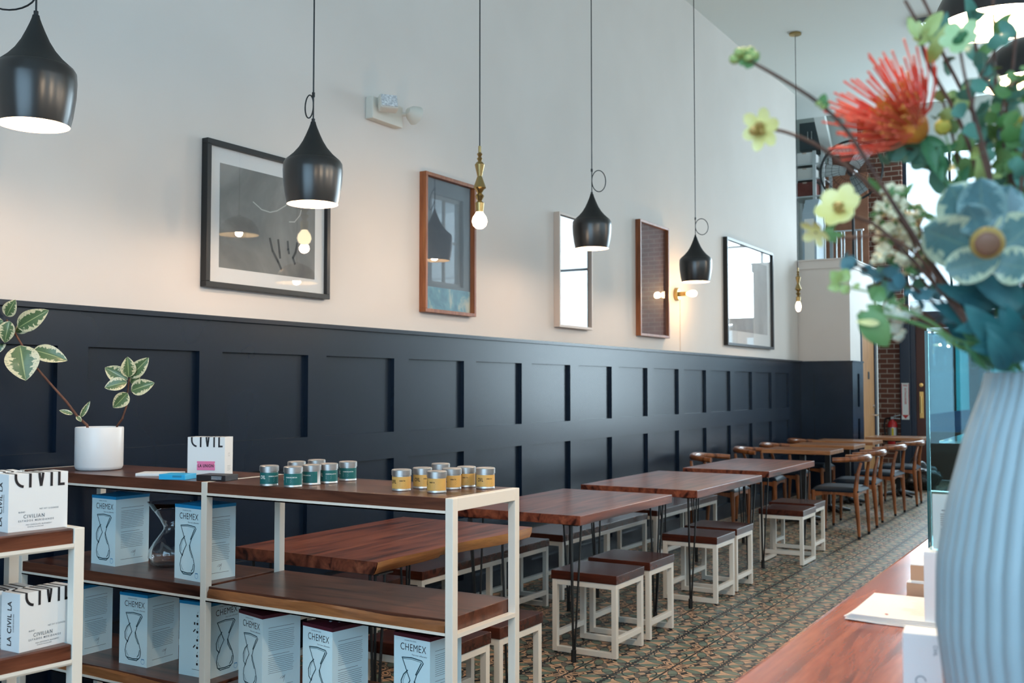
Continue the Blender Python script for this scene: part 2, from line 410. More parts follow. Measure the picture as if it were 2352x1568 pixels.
# jut: low wall carrying the loft parapet, with the oak door beside it
wj = MB(); wj.box(XJ+.03, 14.28, YJ+.03, WY+.2, 0, 3.05); wj.box(14.28, 14.30, YJ+.03, 4.2, 2.25, 3.05); wj.box(14.30, 15.25, YJ+.03, YJ+.15, 2.25, 3.05)
struct('wall_end', wj, M['wall'])
tj = MB(); tj.box(XJ+.015, 15.25, YJ+.015, YJ+.03, 2.944, 3.05); tj.box(XJ+.015, XJ+.03, YJ+.015, WY, 2.944, 3.05)
struct('trim_1', tj, M['wall'])
tj = MB(); tj.box(XJ+.0, 15.25, YJ, YJ+.2, 3.05, 3.066); tj.box(XJ, XJ+.2, YJ+.2, WY+.2, 3.05, 3.066)
struct('trim_2', tj, M['wall'])
# loft floor and its far walls
struct('floor_loft', MB().box(14.30, 17.0, YJ+.16, 7.0, 2.62, 2.72), M['ceiling'])
wr = MB(); wr.box(XB, XB+.25, -.9+.95, .95, 0, 6.0); wr.box(XB, XB+.25, 2.97, 3.62, 0, 6.0); wr.box(XB, XB+.25, -3.3, -2.6, 0, 6.0)
wr.box(XB, XB+.25, -2.6, .05, 0, .55)
struct('wall_back', wr, M['brick'])
wr = MB(); wr.box(XB, XB+.25, 3.62, 7.0, 0, 6.0); wr.box(XB, XB+.25, -2.6, .05, 5.0, 6.0); wr.box(XB, XB+.25, .95, 2.97, 5.0, 6.0)
wr.box(XB, XB+.25, .95, 1.85, 0, .55)
struct('wall_back_upper', wr, M['ceiling'])
ws = MB(); ws.box(XJ, 17, 6.9, 7.0, 0, 6.0); ws.box(XJ-.1, XJ, WY+.2, 7.0, 0, 6.0)
struct('wall_loft', ws, M['ceiling'])
# side wall opposite and the wall behind the camera, both with window openings
wo = MB(); wo.box(-3.2, .7, -3.2, -3.0, 0, ZC); wo.box(9.3, 14.8, -3.2, -3.0, 0, ZC); wo.box(.7, 9.3, -3.2, -3.0, 0, 2.3); wo.box(.7, 9.3, -3.2, -3.0, 4.5, ZC)
wo.box(14.8, 15.8, -3.2, -3.0, 0, 3.2); wo.box(14.8, 15.8, -3.2, -3.0, 4.8, ZC); wo.box(15.8, 17, -3.2, -3.0, 0, 6.0); wo.box(14.8, 15.8, -3.2, -3.0, ZC, 6)
struct('wall_right', wo, pr_mat('grey_plaster', (.60,.63,.64), .8))
wf = MB(); wf.box(-3.2, -3.0, -3.0, -2.6, 0, ZC); wf.box(-3.2, -3.0, 2.4, WY, 0, ZC); wf.box(-3.2, -3.0, -2.6, 2.4, 0, .9); wf.box(-3.2, -3.0, -2.6, 2.4, 4.1, ZC)
struct('wall_front', wf, M['wall'])
def window(n, axis, p, a0, a1, z0, z1, nv, nh, m=M['navy_trim'], t=.06):
    w = MB()
    def b(u0, u1, q0, q1, d=.07):
        if axis == 'X': w.box(p-d/2, p+d/2, u0, u1, q0, q1)
        else: w.box(u0, u1, p-d/2, p+d/2, q0, q1)
    b(a0, a1, z0, z0+t); b(a0, a1, z1-t, z1); b(a0, a0+t, z0+t, z1-t); b(a1-t, a1, z0+t, z1-t)
    for i in range(1, nv+1): q = a0+(a1-a0)*i/(nv+1); b(q-.02, q+.02, z0+t, z1-t, .05)
    for i in range(1, nh+1): q = z0+(z1-z0)*i/(nh+1); b(a0+t, a1-t, q-.02, q+.02, .045)
    o = struct('window_%d' % n, w, m)
    g = MB()
    if axis == 'X': g.box(p-.004, p+.004, a0+t, a1-t, z0+t, z1-t)
    else: g.box(a0+t, a1-t, p-.004, p+.004, z0+t, z1-t)
    g.build('pane', M['window_glass'], o)
window(1, 'X', XB+.12, .95, 2.97, 2.45, 5.0, 2, 1)
window(2, 'X', XB+.12, .95, 1.85, .55, 2.39, 0, 0)
window(3, 'X', XB+.12, -2.6, .05, .55, 5.0, 2, 2)
window(4, 'Y', -3.1, .7, 9.3, 2.3, 4.5, 4, 1, M['white'])  # out of view; widened to throw more light down the room
window(5, 'Y', -3.1, 14.8, 15.8, 3.2, 4.8, 1, 1, M['white'])
window(6, 'X', -3.1, -2.6, 2.4, .9, 4.1, 3, 1, M['white'])
c = MB(); c.box(XB-.12, XB+.1, 2.87, 3.02, 0, 2.45, .01); c.box(XB-.09, XB+.1, 2.80, 2.87, 0, 2.45, .006); c.box(XB-.09, XB+.1, 1.85, 2.80, 2.33, 2.45, .006); c.box(XB-.09, XB+.1, 1.85, 1.92, 0, 2.33, .006); c.box(XB-.1, XB, .95, 3.0, 2.43, 2.52)
struct('trim_3', c, M['navy_trim'])
# street door
d = MB(); x0, x1 = XB-.02, XB+.03
d.box(x0, x1, 2.66, 2.80, .01, 2.33); d.box(x0, x1, 1.92, 2.06, .01, 2.33); d.box(x0, x1, 2.06, 2.66, .01, .72); d.box(x0, x1, 2.06, 2.66, 2.2, 2.33)
do = struct('door_1', d, M['mahog'])
MB().box(x0+.02, x0+.028, 2.06, 2.66, .72, 2.2).build('pane', M['window_glass'], do)
h = MB(); h.box(x0-.012, x0, 2.70, 2.76, .92, 1.32, .004); h.tube([(x0-.06,2.73,1.0),(x0-.06,2.73,1.25)], .012); h.bar((x0-.06,2.73,1.01),(x0,2.73,1.01), .014); h.bar((x0-.06,2.73,1.24),(x0,2.73,1.24), .014)
h.build('door_handle', M['brass2'], do)
MB().lathe([(0,.02),(.028,.018),(.03,0)], 16, M=Matrix.Translation((x0,2.73,1.42)) @ Matrix.Rotation(-math.pi/2,4,'Y')).build('lock', M['brass2'], do)
# oak door next to the end wall
d = MB(); d.box(14.34, 15.12, YJ+.035, YJ+.075, .01, 2.22, .003)
do2 = struct('door_2', d, M['oak'])
h = MB(); h.bar((15.05,YJ+.035,1.0),(15.05,YJ-.02,1.0), .02); h.bar((15.06,YJ-.02,1.0),(14.94,YJ-.02,1.0), .018); h.build('door_handle', M['chrome'], do2)
h = MB(); h.lathe([(0,.02),(.026,.02),(.028,0)], 16, M=Matrix.Translation((15.05,YJ+.035,1.12)) @ Matrix.Rotation(math.pi/2,4,'X')); h.build('lock', M['chrome'], do2)
sg = MB(); sg.box(14.72, 14.80, YJ+.028, YJ+.035, 1.50, 1.60, .002); sg.build('door_sign', M['black'], do2)
c = MB(); c.box(14.28, 14.34, YJ+.02, YJ+.1, 0, 2.28); c.box(15.12, 15.20, YJ+.02, YJ+.1, 0, 2.28); c.box(14.34, 15.12, YJ+.02, YJ+.1, 2.22, 2.28)
struct('trim_4', c, M['navy_trim'])
struct('trim_5', MB().box(15.20, 15.25, YJ+.005, YJ+.12, 0, 3.05, .003), M['white'])

# panelled wainscot on the long wall
ZR = [(1.565, 1.715), (.979, 1.133), (.40, .547), (.0, .15)]
def wains(x0, x1, lefts, wpan, front, to):
    w = MB(); d0, d1 = front, WY
    for z0, z1 in ZR: w.box(x0, x1, d0, d1, z0, z1)
    edges = [(l, l+wpan) for l in lefts]
    st = []; prev = x0
    for l, r in edges: st.append((prev, l)); prev = r
    st.append((prev, x1))
    for a, b in st:
        if b-a > .001:
            for z0, z1 in ((.15,.40),(.547,.979),(1.133,1.565)): w.box(a, b, d0, d1, z0, z1)
    return w
lefts = [3.55+.7457*k for k in range(-8, 14)]
lefts = [l for l in lefts if l+.6 < XJ-.05]
wn = wains(-3.0, XJ, lefts, .603, 3.742, 0)
wn.box(-3.0, XJ, 3.768, 3.7745, .15, 1.6)
wn.box(-3.0, XJ+.01, 3.722, WY, 1.713, 1.735)
struct('trim_6', wn, M['navy'])
w = MB(); xf = XJ; yy = [(YJ, 3.235), (3.575, 3.742)]
for z0, z1 in ZR: w.box(xf, xf+.03, YJ, 3.742, z0, z1)
for a, b in yy:
    for z0, z1 in ((.15,.40),(.547,.979),(1.133,1.565)): w.box(xf, xf+.03, a, b, z0, z1)
w.box(xf+.022, xf+.031, YJ+.01, 3.742, .15, 1.6); w.box(xf-.012, xf+.03, YJ-.012, 3.742, 1.713, 1.73)
for z0, z1 in ZR: w.box(xf+.03, 14.28, YJ, YJ+.03, z0, z1)
for a, b in ((xf+.03, 13.93), (14.05, 14.28)):
    for z0, z1 in ((.15,.40),(.547,.979),(1.133,1.565)): w.box(a, b, YJ, YJ+.03, z0, z1)
w.box(13.9, 14.1, YJ+.022, YJ+.0305, .15, 1.6); w.box(xf+.03, 14.28, YJ-.012, YJ+.03, 1.713, 1.73)
struct('trim_7', w, M['navy'])
# cable channel running down the wall under the sconce
struct('trim_8', MB().box(9.50, 9.512, WY-.006, WY, 1.736, 2.25), M['wall'])

# the street outside
struct('floor_street', MB().box(17.0, 60, -30, 30, -.12, -.02), varied('asphalt', (.16,.18,.19), (.22,.24,.25), 3, .8))
def facing_building(y0, y1, h, m, mw, label, floors, n):
    t = thing('building', label, 'building', (34, (y0+y1)/2, -.02)); w = (y1-y0)/2
    MB().box(0, 6, -w, w, 0, h).build('wall', m, t)
    MB().box(-.3, 6.1, -w-.1, w+.1, h, h+.35).build('roof', M['white'], t)
    for k in range(floors):
        for i in range(n):
            yc = -w+(i+.5)*2*w/n; MB().box(-.06, .02, yc-.32*w/n*1.4, yc+.32*w/n*1.4, .7+3*k, 2.5+3*k).build('window', mw, t)
    return t
teal = pr_mat('teal_facade', (.05,.42,.45), .6); clap = varied('pale_clapboard', (.62,.68,.70), (.70,.75,.78), 4, .7); dk = pr_mat('dark_window', (.03,.05,.07), .15)
facing_building(-9, .5, 8, clap, dk, 'pale clapboard building across the street', 2, 4)
facing_building(.6, 4.6, 3.4, teal, dk, 'low teal shopfront across the street', 1, 3)
facing_building(4.7, 12, 3.7, pr_mat('grey_facade', (.3,.34,.38), .7), dk, 'low grey building across the street', 1, 3)
car = thing('car', 'dark blue car parked at the kerb outside', 'car', (21.5, 1.2, -.02), 0)
b = MB(); prof = [(-2.1,.35),(-2.15,.75),(-1.3,.92),(-.75,1.38),(.75,1.42),(1.35,1.0),(2.05,.9),(2.15,.5),(2.05,.3),(-2.0,.28)]
b.prism([(y, z) for y, z in prof], -.85, .85, Matrix(((0,0,1,0),(1,0,0,0),(0,1,0,0),(0,0,0,1)))); b.build('body', pr_mat('dark_blue_car_paint', (.02,.08,.2), .2, coat=.8), car, True)
b = MB(); b.prism([(-1.12,.95),(-.68,1.33),(.68,1.36),(1.15,1.0)], -.87, .87, Matrix(((0,0,1,0),(1,0,0,0),(0,1,0,0),(0,0,0,1)))); b.build('window', dk, car)
for sx in (-.78, .78):
    for sy in (-1.35, 1.35):
        MB().lathe([(0,-.1),(.2,-.1),(.33,-.08),(.33,.08),(.2,.1),(0,.1)], 24, M=Matrix.Translation((sx, sy, .33)) @ Matrix.Rotation(math.pi/2,4,'Y')).build('wheel', M['plastic'], car, True)

# ------------------------------------------------------------ wall things
def pendant(i, loc, label, z_loop, loopdir, W=.26):
    x, y, z = loc
    t = thing('pendant_lamp', label, 'lamp', (x, y, z), R(-59), 'black pendant lamps over the dining tables')
    k = W/.262
    MB().lathe([(p*k, q*k) for p, q in [(.113,0),(.121,.035),(.130,.10),(.1325,.15),(.1305,.182),(.122,.196)]], 48).build('shade', M['shade'], t, True, 60)
    MB().lathe([(p*k, q*k) for p, q in [(.122,.1961),(.108,.208),(.088,.226),(.064,.254),(.045,.285),(.030,.318),(.019,.345),(.013,.362),(.011,.372),(0,.374)]], 48).build('shade_cone', M['shade_top'], t, True, 60)
    MB().lathe([(p*k, q*k) for p, q in [(.1125,.0005),(.1185,.035),(.1275,.10),(.130,.15),(.127,.182),(.105,.205),(.06,.25),(.03,.29),(0,.30)]], 48).build('shade_lining', M['shade_in'], t, True, 60)
    MB().lathe([(0,.04),(.018,.045),(.03,.065),(.034,.085),(.03,.11),(.017,.135),(.014,.15)], 24).build('bulb', M['globe'], t, True, 80)
    top = .374*k
    c = MB(); c.tube([(0,0,top-.01),(0,0,top+.02),(0,0,ZC-z)], .0035, 6); c.build('cord', M['black'], t, True)
    s = loopdir; zl = z_loop
    lp = MB(); pts = []
    for q in range(25):
        a = math.pi*2*q/24; pts.append((s*.052*(1-math.cos(a)), .012*math.sin(a), top+.012+zl*.5+zl*.5*math.sin(a)))
    lp.tube(pts, .0032, 6, False); lp.tube([(0,0,top+zl-.0),(0,0,top+zl+.02)], .007, 8); lp.tube([(0,0,top-.006),(0,0,top+.012)], .008, 8); lp.build('cord_loop', M['black'], t, True)
    MB().lathe([(0,ZC-z),(.06,ZC-z),(.06,ZC-z-.018),(.02,ZC-z-.026),(0,ZC-z-.026)], 24).build('ceiling_canopy', M['black'], t, True)
    lamp('bulb_light', (0,0,.03), 4.8, (1,.68,.46), .03, t)
    return t
pendant(0, (2.10, 3.10, 2.262), 'black pendant lamp nearest the camera, above the potted rubber plant', .11, -1.6)
pendant(1, (3.46, 3.10, 2.205), 'black pendant lamp hanging before the black-framed horse photograph', .11, -.35)
pendant(2, (6.23, 3.10, 2.325), 'black pendant lamp with round cord loop, hanging before the narrow pale frame', .15, .9)
pendant(3, (7.95, 3.02, 2.245), 'black pendant lamp farthest down the room, hanging above the wall sconce', .135, 1.0)

def drop_bulb(loc, label, round_bulb):
    x, y, z = loc                                     # z = bottom of bulb
    t = thing('brass_pendant', label, 'lamp', (x, y, z), 0, 'brass spindle pendants with bare bulbs')
    if round_bulb: MB().lathe([(0,0),(.02,.004),(.036,.018),(.0435,.042),(.038,.066),(.024,.086),(.016,.10)], 32).build('bulb', M['globe'], t, True, 80)
    else: MB().lathe([(0,0),(.014,.004),(.026,.025),(.031,.055),(.027,.085),(.017,.108),(.014,.12)], 32).build('bulb', M['bulb'], t, True, 80)
    z0 = .095 if round_bulb else .11
    MB().lathe([(0,z0),(.021,z0),(.026,z0+.05),(.012,z0+.062),(.026,z0+.10-.01),(.012,z0+.105),(.024,z0+.125),(.036,z0+.135),(.013,z0+.2),(.028,z0+.265),(.017,z0+.28),(.009,z0+.285),(.016,z0+.30),(.008,z0+.31),(.016,z0+.325),(.008,z0+.335),(.008,z0+.37),(0,z0+.372)], 24).build('spindle', M['brass'], t, True, 25)
    MB().tube([(0,0,z0+.37),(0,0,ZC-z)], .0035, 6).build('cord', M['black'], t, True)
    MB().lathe([(0,ZC-z),(.065,ZC-z),(.065,ZC-z-.02),(.02,ZC-z-.03),(0,ZC-z-.03)], 24).build('ceiling_canopy', M['brass'], t, True)
    lamp('bulb_light', (0,0,-.02), 3.8, (1,.68,.44), .03, t)
    return t
drop_bulb((4.83, 3.10, 2.275), 'brass spindle pendant with round lit bulb, beside the reddish wooden frame', True)
drop_bulb((11.25, 3.10, 2.21), 'brass spindle pendant with small lit bulb, hanging by the end wall', False)

t = thing('wall_sconce', 'gold wall sconce with one bare bulb beside brick-coloured picture', 'lamp', (9.40, WY, 2.29))
RX = Matrix.Rotation(math.pi/2, 4, 'X')
MB().lathe([(0,.035),(.055,.035),(.06,.03),(.062,0),(0,0)], 32, M=RX).build('backplate', M['brass2'], t, True)
MB().lathe([(.022,.035),(.022,.11),(.018,.112),(0,.112)], 24, M=RX).build('socket', M['brass2'], t, True)
MB().lathe([(.014,.11),(.018,.125),(.03,.15),(.034,.175),(.028,.20),(.012,.212),(0,.214)], 24, M=RX).build('bulb', M['bulb'], t, True, 80)
lamp('bulb_light', (0,-.25,0), 6, (1,.60,.26), .03, t)

t = thing('emergency_light', 'two-headed emergency light high on the plaster wall', 'lamp', (4.655, WY, 2.945))
b = MB(); b.box(0, .29, -.055, 0, 0, .13, .008); b.build('housing', M['fixture'], t)
def head(px, rx, rz):
    Mx = Matrix.Translation((px, -.11, .09)) @ Matrix.Rotation(rz,4,'Z') @ Matrix.Rotation(rx,4,'X')
    q = MB(); q.box(-.055,.055,-.03,.03,-.045,.045,.012, Mx); q.tube([Mx @ Vector((0,.03,0)), (px,-.05,.08)], .012); hd = q.build('lamp_head', M['fixture'], t)
    q = MB(); q.box(-.048,.048,-.036,-.030,-.038,.038,.003, Mx); q.build('lens', M['lens'], hd)
head(.07, R(-20), R(-35)); 
q = MB(); Mx = Matrix.Translation((.33, -.10, .09)) @ Matrix.Rotation(R(80),4,'Z') @ Matrix.Rotation(R(90+15),4,'X')
q.lathe([(0,-.05),(.02,-.045),(.045,-.015),(.058,.02),(.06,.025),(0,.025)], 24, M=Mx); q.tube([(.27,-.04,.08),(.33,-.10,.09)], .012); hd = q.build('lamp_head', M['fixture'], t, True)
MB().lathe([(0,.026),(.053,.026),(.05,.033),(0,.04)], 24, M=Mx).build('lens', M['lens'], hd)

def print_mat(name, c1, c2, c3, scale, stretch=(1,1,1), rough=.6):
    m = pr_mat(name, c1, rough); nt = m.node_tree; v = mapped(nt, 'Object', stretch)
    c = ramp(nt, noise(nt, v, scale, 5, .6, .5), [(.3, c1), (.5, c2), (.72, c3)]); nt.links.new(c, nt.nodes['Principled BSDF'].inputs['Base Color']); return m
def picture(x0, x1, z0, z1, fm, pm, label, matw=0, fw=.03, dep=.04, bandm=None):
    t = thing('framed_picture', label, 'picture', ((x0+x1)/2, WY, z0)); w = (x1-x0)/2; h = z1-z0
    f = MB(); f.box(-w, w, -dep, 0, 0, fw, .002); f.box(-w, w, -dep, 0, h-fw, h, .002); f.box(-w, -w+fw, -dep, 0, fw, h-fw, .002); f.box(w-fw, w, -dep, 0, fw, h-fw, .002); f.build('frame', fm, t)
    if matw:
        MB().box(-w+fw, w-fw, -.016, -.004, fw, h-fw).build('mat_board', M['card'], t)
        k = fw+matw; MB().box(-w+k, w-k, -.018, -.016, k, h-k).build('print', pm, t)
    else: MB().box(-w+fw, w-fw, -.016, -.004, fw, h-fw).build('print', pm, t)
    MB().box(-w+fw, w-fw, -.030, -.027, fw, h-fw).build('glass', M['picture_glass'], t)
    return t
p1 = picture(3.435, 4.315, 1.872, 2.58, M['black'], print_mat('grey_cloud_photo', (.11,.11,.11), (.20,.20,.19), (.34,.33,.31), 2.2), 'black-framed grey photograph with white mat, partly behind a pendant lamp', .075, .026)
# pale streaks and dark galloping legs in the photograph
s = MB(); fn = lambda x, y: Vector((x, -.0186, y))
for pts in ([(-.12,.45),(-.06,.42),(.0,.415),(.05,.43),(.11,.465),(.15,.50)], [(.14,.385),(.18,.39),(.22,.43),(.23,.46)]): stroke(s, fn, pts, .006)
s.build('printed_bird', pr_mat('pale_print', (.5,.5,.48), .7), p1)
s = MB()
for pts in ([(.0,.28),(.02,.22),(.06,.17),(.085,.13)], [(.06,.28),(.07,.22),(.075,.19)], [(.13,.28),(.135,.24),(.14,.22)], [(.2,.28),(.19,.23),(.17,.20),(.185,.17)]): stroke(s, fn, pts, .014)
s.build('printed_legs', pr_mat('dark_print', (.05,.05,.05), .7), p1)
pm2 = print_mat('grey_reflection_print', (.05,.065,.085), (.08,.10,.125), (.10,.125,.15), 1.2)  # print tone imitates the grey wall mirrored in the glass
p2 = picture(5.19, 5.765, 1.86, 2.735, M['frame_brown'], pm2, 'reddish wooden frame around a print painted slate blue like its glass reflection, beside round bulb pendant', 0, .022, .05)
s = MB(); quad2(s, lambda x, y: Vector((x, -.0165, y)), -.262, .262, .024, .165); s.build('printed_band', print_mat('blue_painting', (.02,.12,.20), (.10,.28,.36), (.75,.66,.42), 6), p2)
picture(6.93, 7.50, 1.852, 2.735, M['frame_pale'], print_mat('dark_blue_photo', (.03,.05,.07), (.06,.09,.11), (.12,.15,.17), 2.0), 'narrow pale-framed picture behind the second cone pendant lamp', 0, .02, .05)
picture(8.45, 9.12, 1.85, 2.89, M['frame_brown'], print_mat('brick_reflection_print', (.09,.035,.03), (.14,.055,.045), (.18,.08,.06), 3.0, (1,1,4)), 'wooden-framed picture with a brick reflection painted dark red, left of the gold wall sconce', 0, .022, .05)  # red of the print stands in for the mirrored brick wall
picture(10.76, 12.44, 1.845, 3.02, M['black'], print_mat('pale_grey_photo', (.25,.25,.25), (.42,.42,.42), (.6,.6,.6), 1.4), 'large black-framed pale picture nearest the end wall', .14, .03, .05)

# ------------------------------------------------------------ tables, benches, stools, chairs
def hairpin(t, x, y, dx, dy):
    b = MB(); zt = .70
    b.box(x-.045, x+.045, y-.045, y+.045, zt-.005, zt)
    fx, fy = x-dx*.01, y-dy*.01
    for ox, oy in ((.04*dx,.0),(0,.04*dy),(-.03*dx,-.03*dy)):
        b.tube([(x+ox, y+oy, zt), (fx+ox*.12, fy+oy*.12, .03)], .0055, 6)
    b.tube([(fx, fy, 0), (fx, fy, .06)], .014, 8)
    return b.build('leg', M['black'], t, True)
def hair_table(x0, x1, y0, y1, label, live=False, z=.75, th=.048):
    t = thing('dining_table', label, 'table', ((x0+x1)/2, (y0+y1)/2, 0), 0, 'walnut hairpin tables along the panelled wall')
    w, h = (x1-x0)/2, (y1-y0)/2
    b = MB()
    if live:
        n = 28; f = lambda u, k: -h+.012*math.sin(u*5.1)+.008*math.sin(u*13+1)+(k*(.012+.022*max(0, math.sin(u*2.6+.6))**2+(.022 if .40 < u < .47 else 0)))
        pe = lambda k: [(-w+2*w*i/n, f(i/n, k)) for i in range(n+1)]
        top, bot = pe(0), pe(1)
        vt = [b.bm.verts.new((px, py+.004, z)) for px, py in top]; vb = [b.bm.verts.new((px, py+.004, z-th)) for px, py in bot]
        ct = [b.bm.verts.new((w,h,z)), b.bm.verts.new((-w,h,z))]; cb_ = [b.bm.verts.new((w,h,z-th)), b.bm.verts.new((-w,h,z-th))]
        b.bm.faces.new(vt+ct); b.bm.faces.new((vb+cb_)[::-1])
        for A, B in (((vt[-1],ct[0]),(vb[-1],cb_[0])),((ct[0],ct[1]),(cb_[0],cb_[1])),((ct[1],vt[0]),(cb_[1],vb[0]))): b.bm.faces.new((A[0],B[0],B[1],A[1]))
        for i in range(n): b.bm.faces.new((vt[i], vb[i], vb[i+1], vt[i+1]))
        b.build('tabletop', M['top'], t)
        e = MB()
        rows = []
        for k in (0, .5, 1):
            rows.append([e.bm.verts.new((px, py+.002-.004*math.sin(k*math.pi), z-.001-(th-.002)*k)) for px, py in pe(k)])
        for a_, b_ in zip(rows[:-1], rows[1:]):
            for i in range(n): e.bm.faces.new((a_[i], b_[i], b_[i+1], a_[i+1]))
        back = [e.bm.verts.new((px, py+.006, z-.001)) for px, py in pe(0)]
        for i in range(n): e.bm.faces.new((back[i], rows[0][i], rows[0][i+1], back[i+1]))
        e.build('live_edge', M['sap'], t, True)
    else:
        b.box(-w, w, -h, h, z-th, z, .003); b.build('tabletop', M['top'], t)
    for sx in (-1, 1):
        for sy in (-1, 1): hairpin(t, sx*(w-.07), sy*(h-.07), sx, sy)
    return t
hair_table(3.06, 4.19, 2.40, 3.14, 'live-edged walnut table right behind the tin-topped shelf unit', True)
hair_table(4.66, 5.87, 2.39, 3.13, 'walnut table with hairpin legs, straddling a white stool just past the shelf unit')
hair_table(6.17, 7.49, 2.345, 3.16, 'walnut hairpin table in the middle of the row, under the third cone pendant')
hair_table(7.84, 9.16, 2.40, 3.10, 'walnut hairpin table farthest down the row, just before the cafe tables')

def frame_legs(b, w, h, z, tw, stretch_z, axis='Y'):
    # two side hoops (across) joined by rails
    for sx in (-1, 1):
        x = sx*(w-tw/2)
        for sy in (-1, 1): b.box(x-tw/2, x+tw/2, sy*(h-tw/2)-tw/2, sy*(h-tw/2)+tw/2, .008, z, .002)
        b.box(x-tw/2, x+tw/2, -h+tw, h-tw, .008, .008+tw, .002); b.box(x-tw/2, x+tw/2, -h+tw, h-tw, z-tw, z, .002)
    for sy in (-1, 1):
        y = sy*(h-tw/2)
        b.box(-w+tw, w-tw, y-tw/2, y+tw/2, z-tw, z, .002)
        b.box(-w+tw, w-tw, y-tw/2, y+tw/2, stretch_z, stretch_z+tw, .002)
def stool(label):
    t = thing('wooden_stool', label, 'stool', (0,0,0), 0, 'white-framed stools on the aisle side')
    b = MB(); b.box(-.178, .178, -.19, .19, .385, .43, .003); b.build('seat', M['seat'], t)
    b = MB(); frame_legs(b, .173, .186, .385, .028, .082); b.build('frame', M['metal_white'], t)
    for sx in (-1, 1):
        for sy in (-1, 1): MB().lathe([(0,0),(.009,0),(.009,.008),(0,.008)], 8, c=(sx*.159, sy*.172, 0)).build('foot_pad', M['plastic'], t)
    return t
s0 = stool('')
spots = [((3.34,2.39),0,'white-framed stool nearest the shelf unit, seen past its end posts'),
         ((3.76,2.39),0,'white-framed stool beyond the shelf posts, second along from the unit'),
         ((5.035,2.475),R(0),'white-framed stool with the hairpin table leg crossing its front'),
         ((5.50,2.49),0,'white-framed stool tucked close behind the leg-crossed stool'),
         ((6.60,2.50),0,'nearer white-framed stool under the middle hairpin table'),
         ((7.05,2.52),0,'farther white-framed stool under the middle hairpin table'),
         ((8.32,2.40),math.pi/2,'white-framed stool turned sideways at the farthest hairpin table'),
         ((8.82,2.46),0,'white-framed stool half hidden behind the sideways stool')]
for i, (p, rz, lb) in enumerate(spots):
    if i == 0: place(s0, (*p, 0), rz, lb)
    else: dup(s0, (*p, 0), rz, lb)

def bench(L, label, loc):
    t = thing('wooden_bench', label, 'bench', loc, 0, 'white-framed benches by the panelled wall')
    b = MB(); b.box(-L/2, L/2, -.175, .175, .385, .43, .003); b.build('seat', M['seat'], t)
    b = MB(); frame_legs(b, L/2-.004, .17, .385, .028, .082); b.box(-.014, .014, -.17, -.142, .03, .357); b.box(-.014, .014, .142, .17, .03, .357); b.build('frame', M['metal_white'], t)
    return t
b0 = bench(1.38, 'white-framed bench under the gap between the shelf unit and second table', (5.14, 3.385, 0))
dup(b0, (3.62, 3.385, 0), 0, 'bench by the wall behind the live-edged table and shelf unit')
dup(b0, (6.70, 3.385, 0), 0, 'bench by the wall behind the middle hairpin table')
dup(b0, (8.26, 3.385, 0), 0, 'bench by the wall behind the farthest hairpin table')

def cafe_table(cx, label, y0=2.60, y1=3.30, w=.28):
    t = thing('cafe_table', label, 'table', (cx, (y0+y1)/2, 0), 0, 'pedestal cafe tables with pale tops')
    h = (y1-y0)/2; b = MB(); b.box(-w, w, -h, h, .715, .755, .004); b.build('tabletop', M['bar_wood'], t)
    b = MB(); b.box(-.028, .028, -.028, .028, .03, .70); b.box(-.16, .16, -.16, .16, .70, .715); b.build('column', M['black'], t)
    b = MB()
    for a in range(4):
        q = math.pi/4+a*math.pi/2; b.tube([(0,0,.05),(.14*math.cos(q),.14*math.sin(q),.035),(.27*math.cos(q),.27*math.sin(q),.014)], [.035,.026,.014], 8)
    b.lathe([(0,.09),(.035,.085),(.06,.03),(.06,.01),(0,.01)], 16); b.build('base', M['black'], t, True)
    return t
c0 = cafe_table(10.80, 'pale-topped cafe table first after the walnut tables')
dup(c0, (11.83, 2.95, 0), 0, 'pale-topped cafe table second after the walnut tables')
dup(c0, (12.78, 2.95, 0), 0, 'pale-topped cafe table third after the walnut tables, by the end wall')
dup(c0, (14.0, 2.60, 0), 0, 'farthest pale-topped cafe table, before the brick wall')

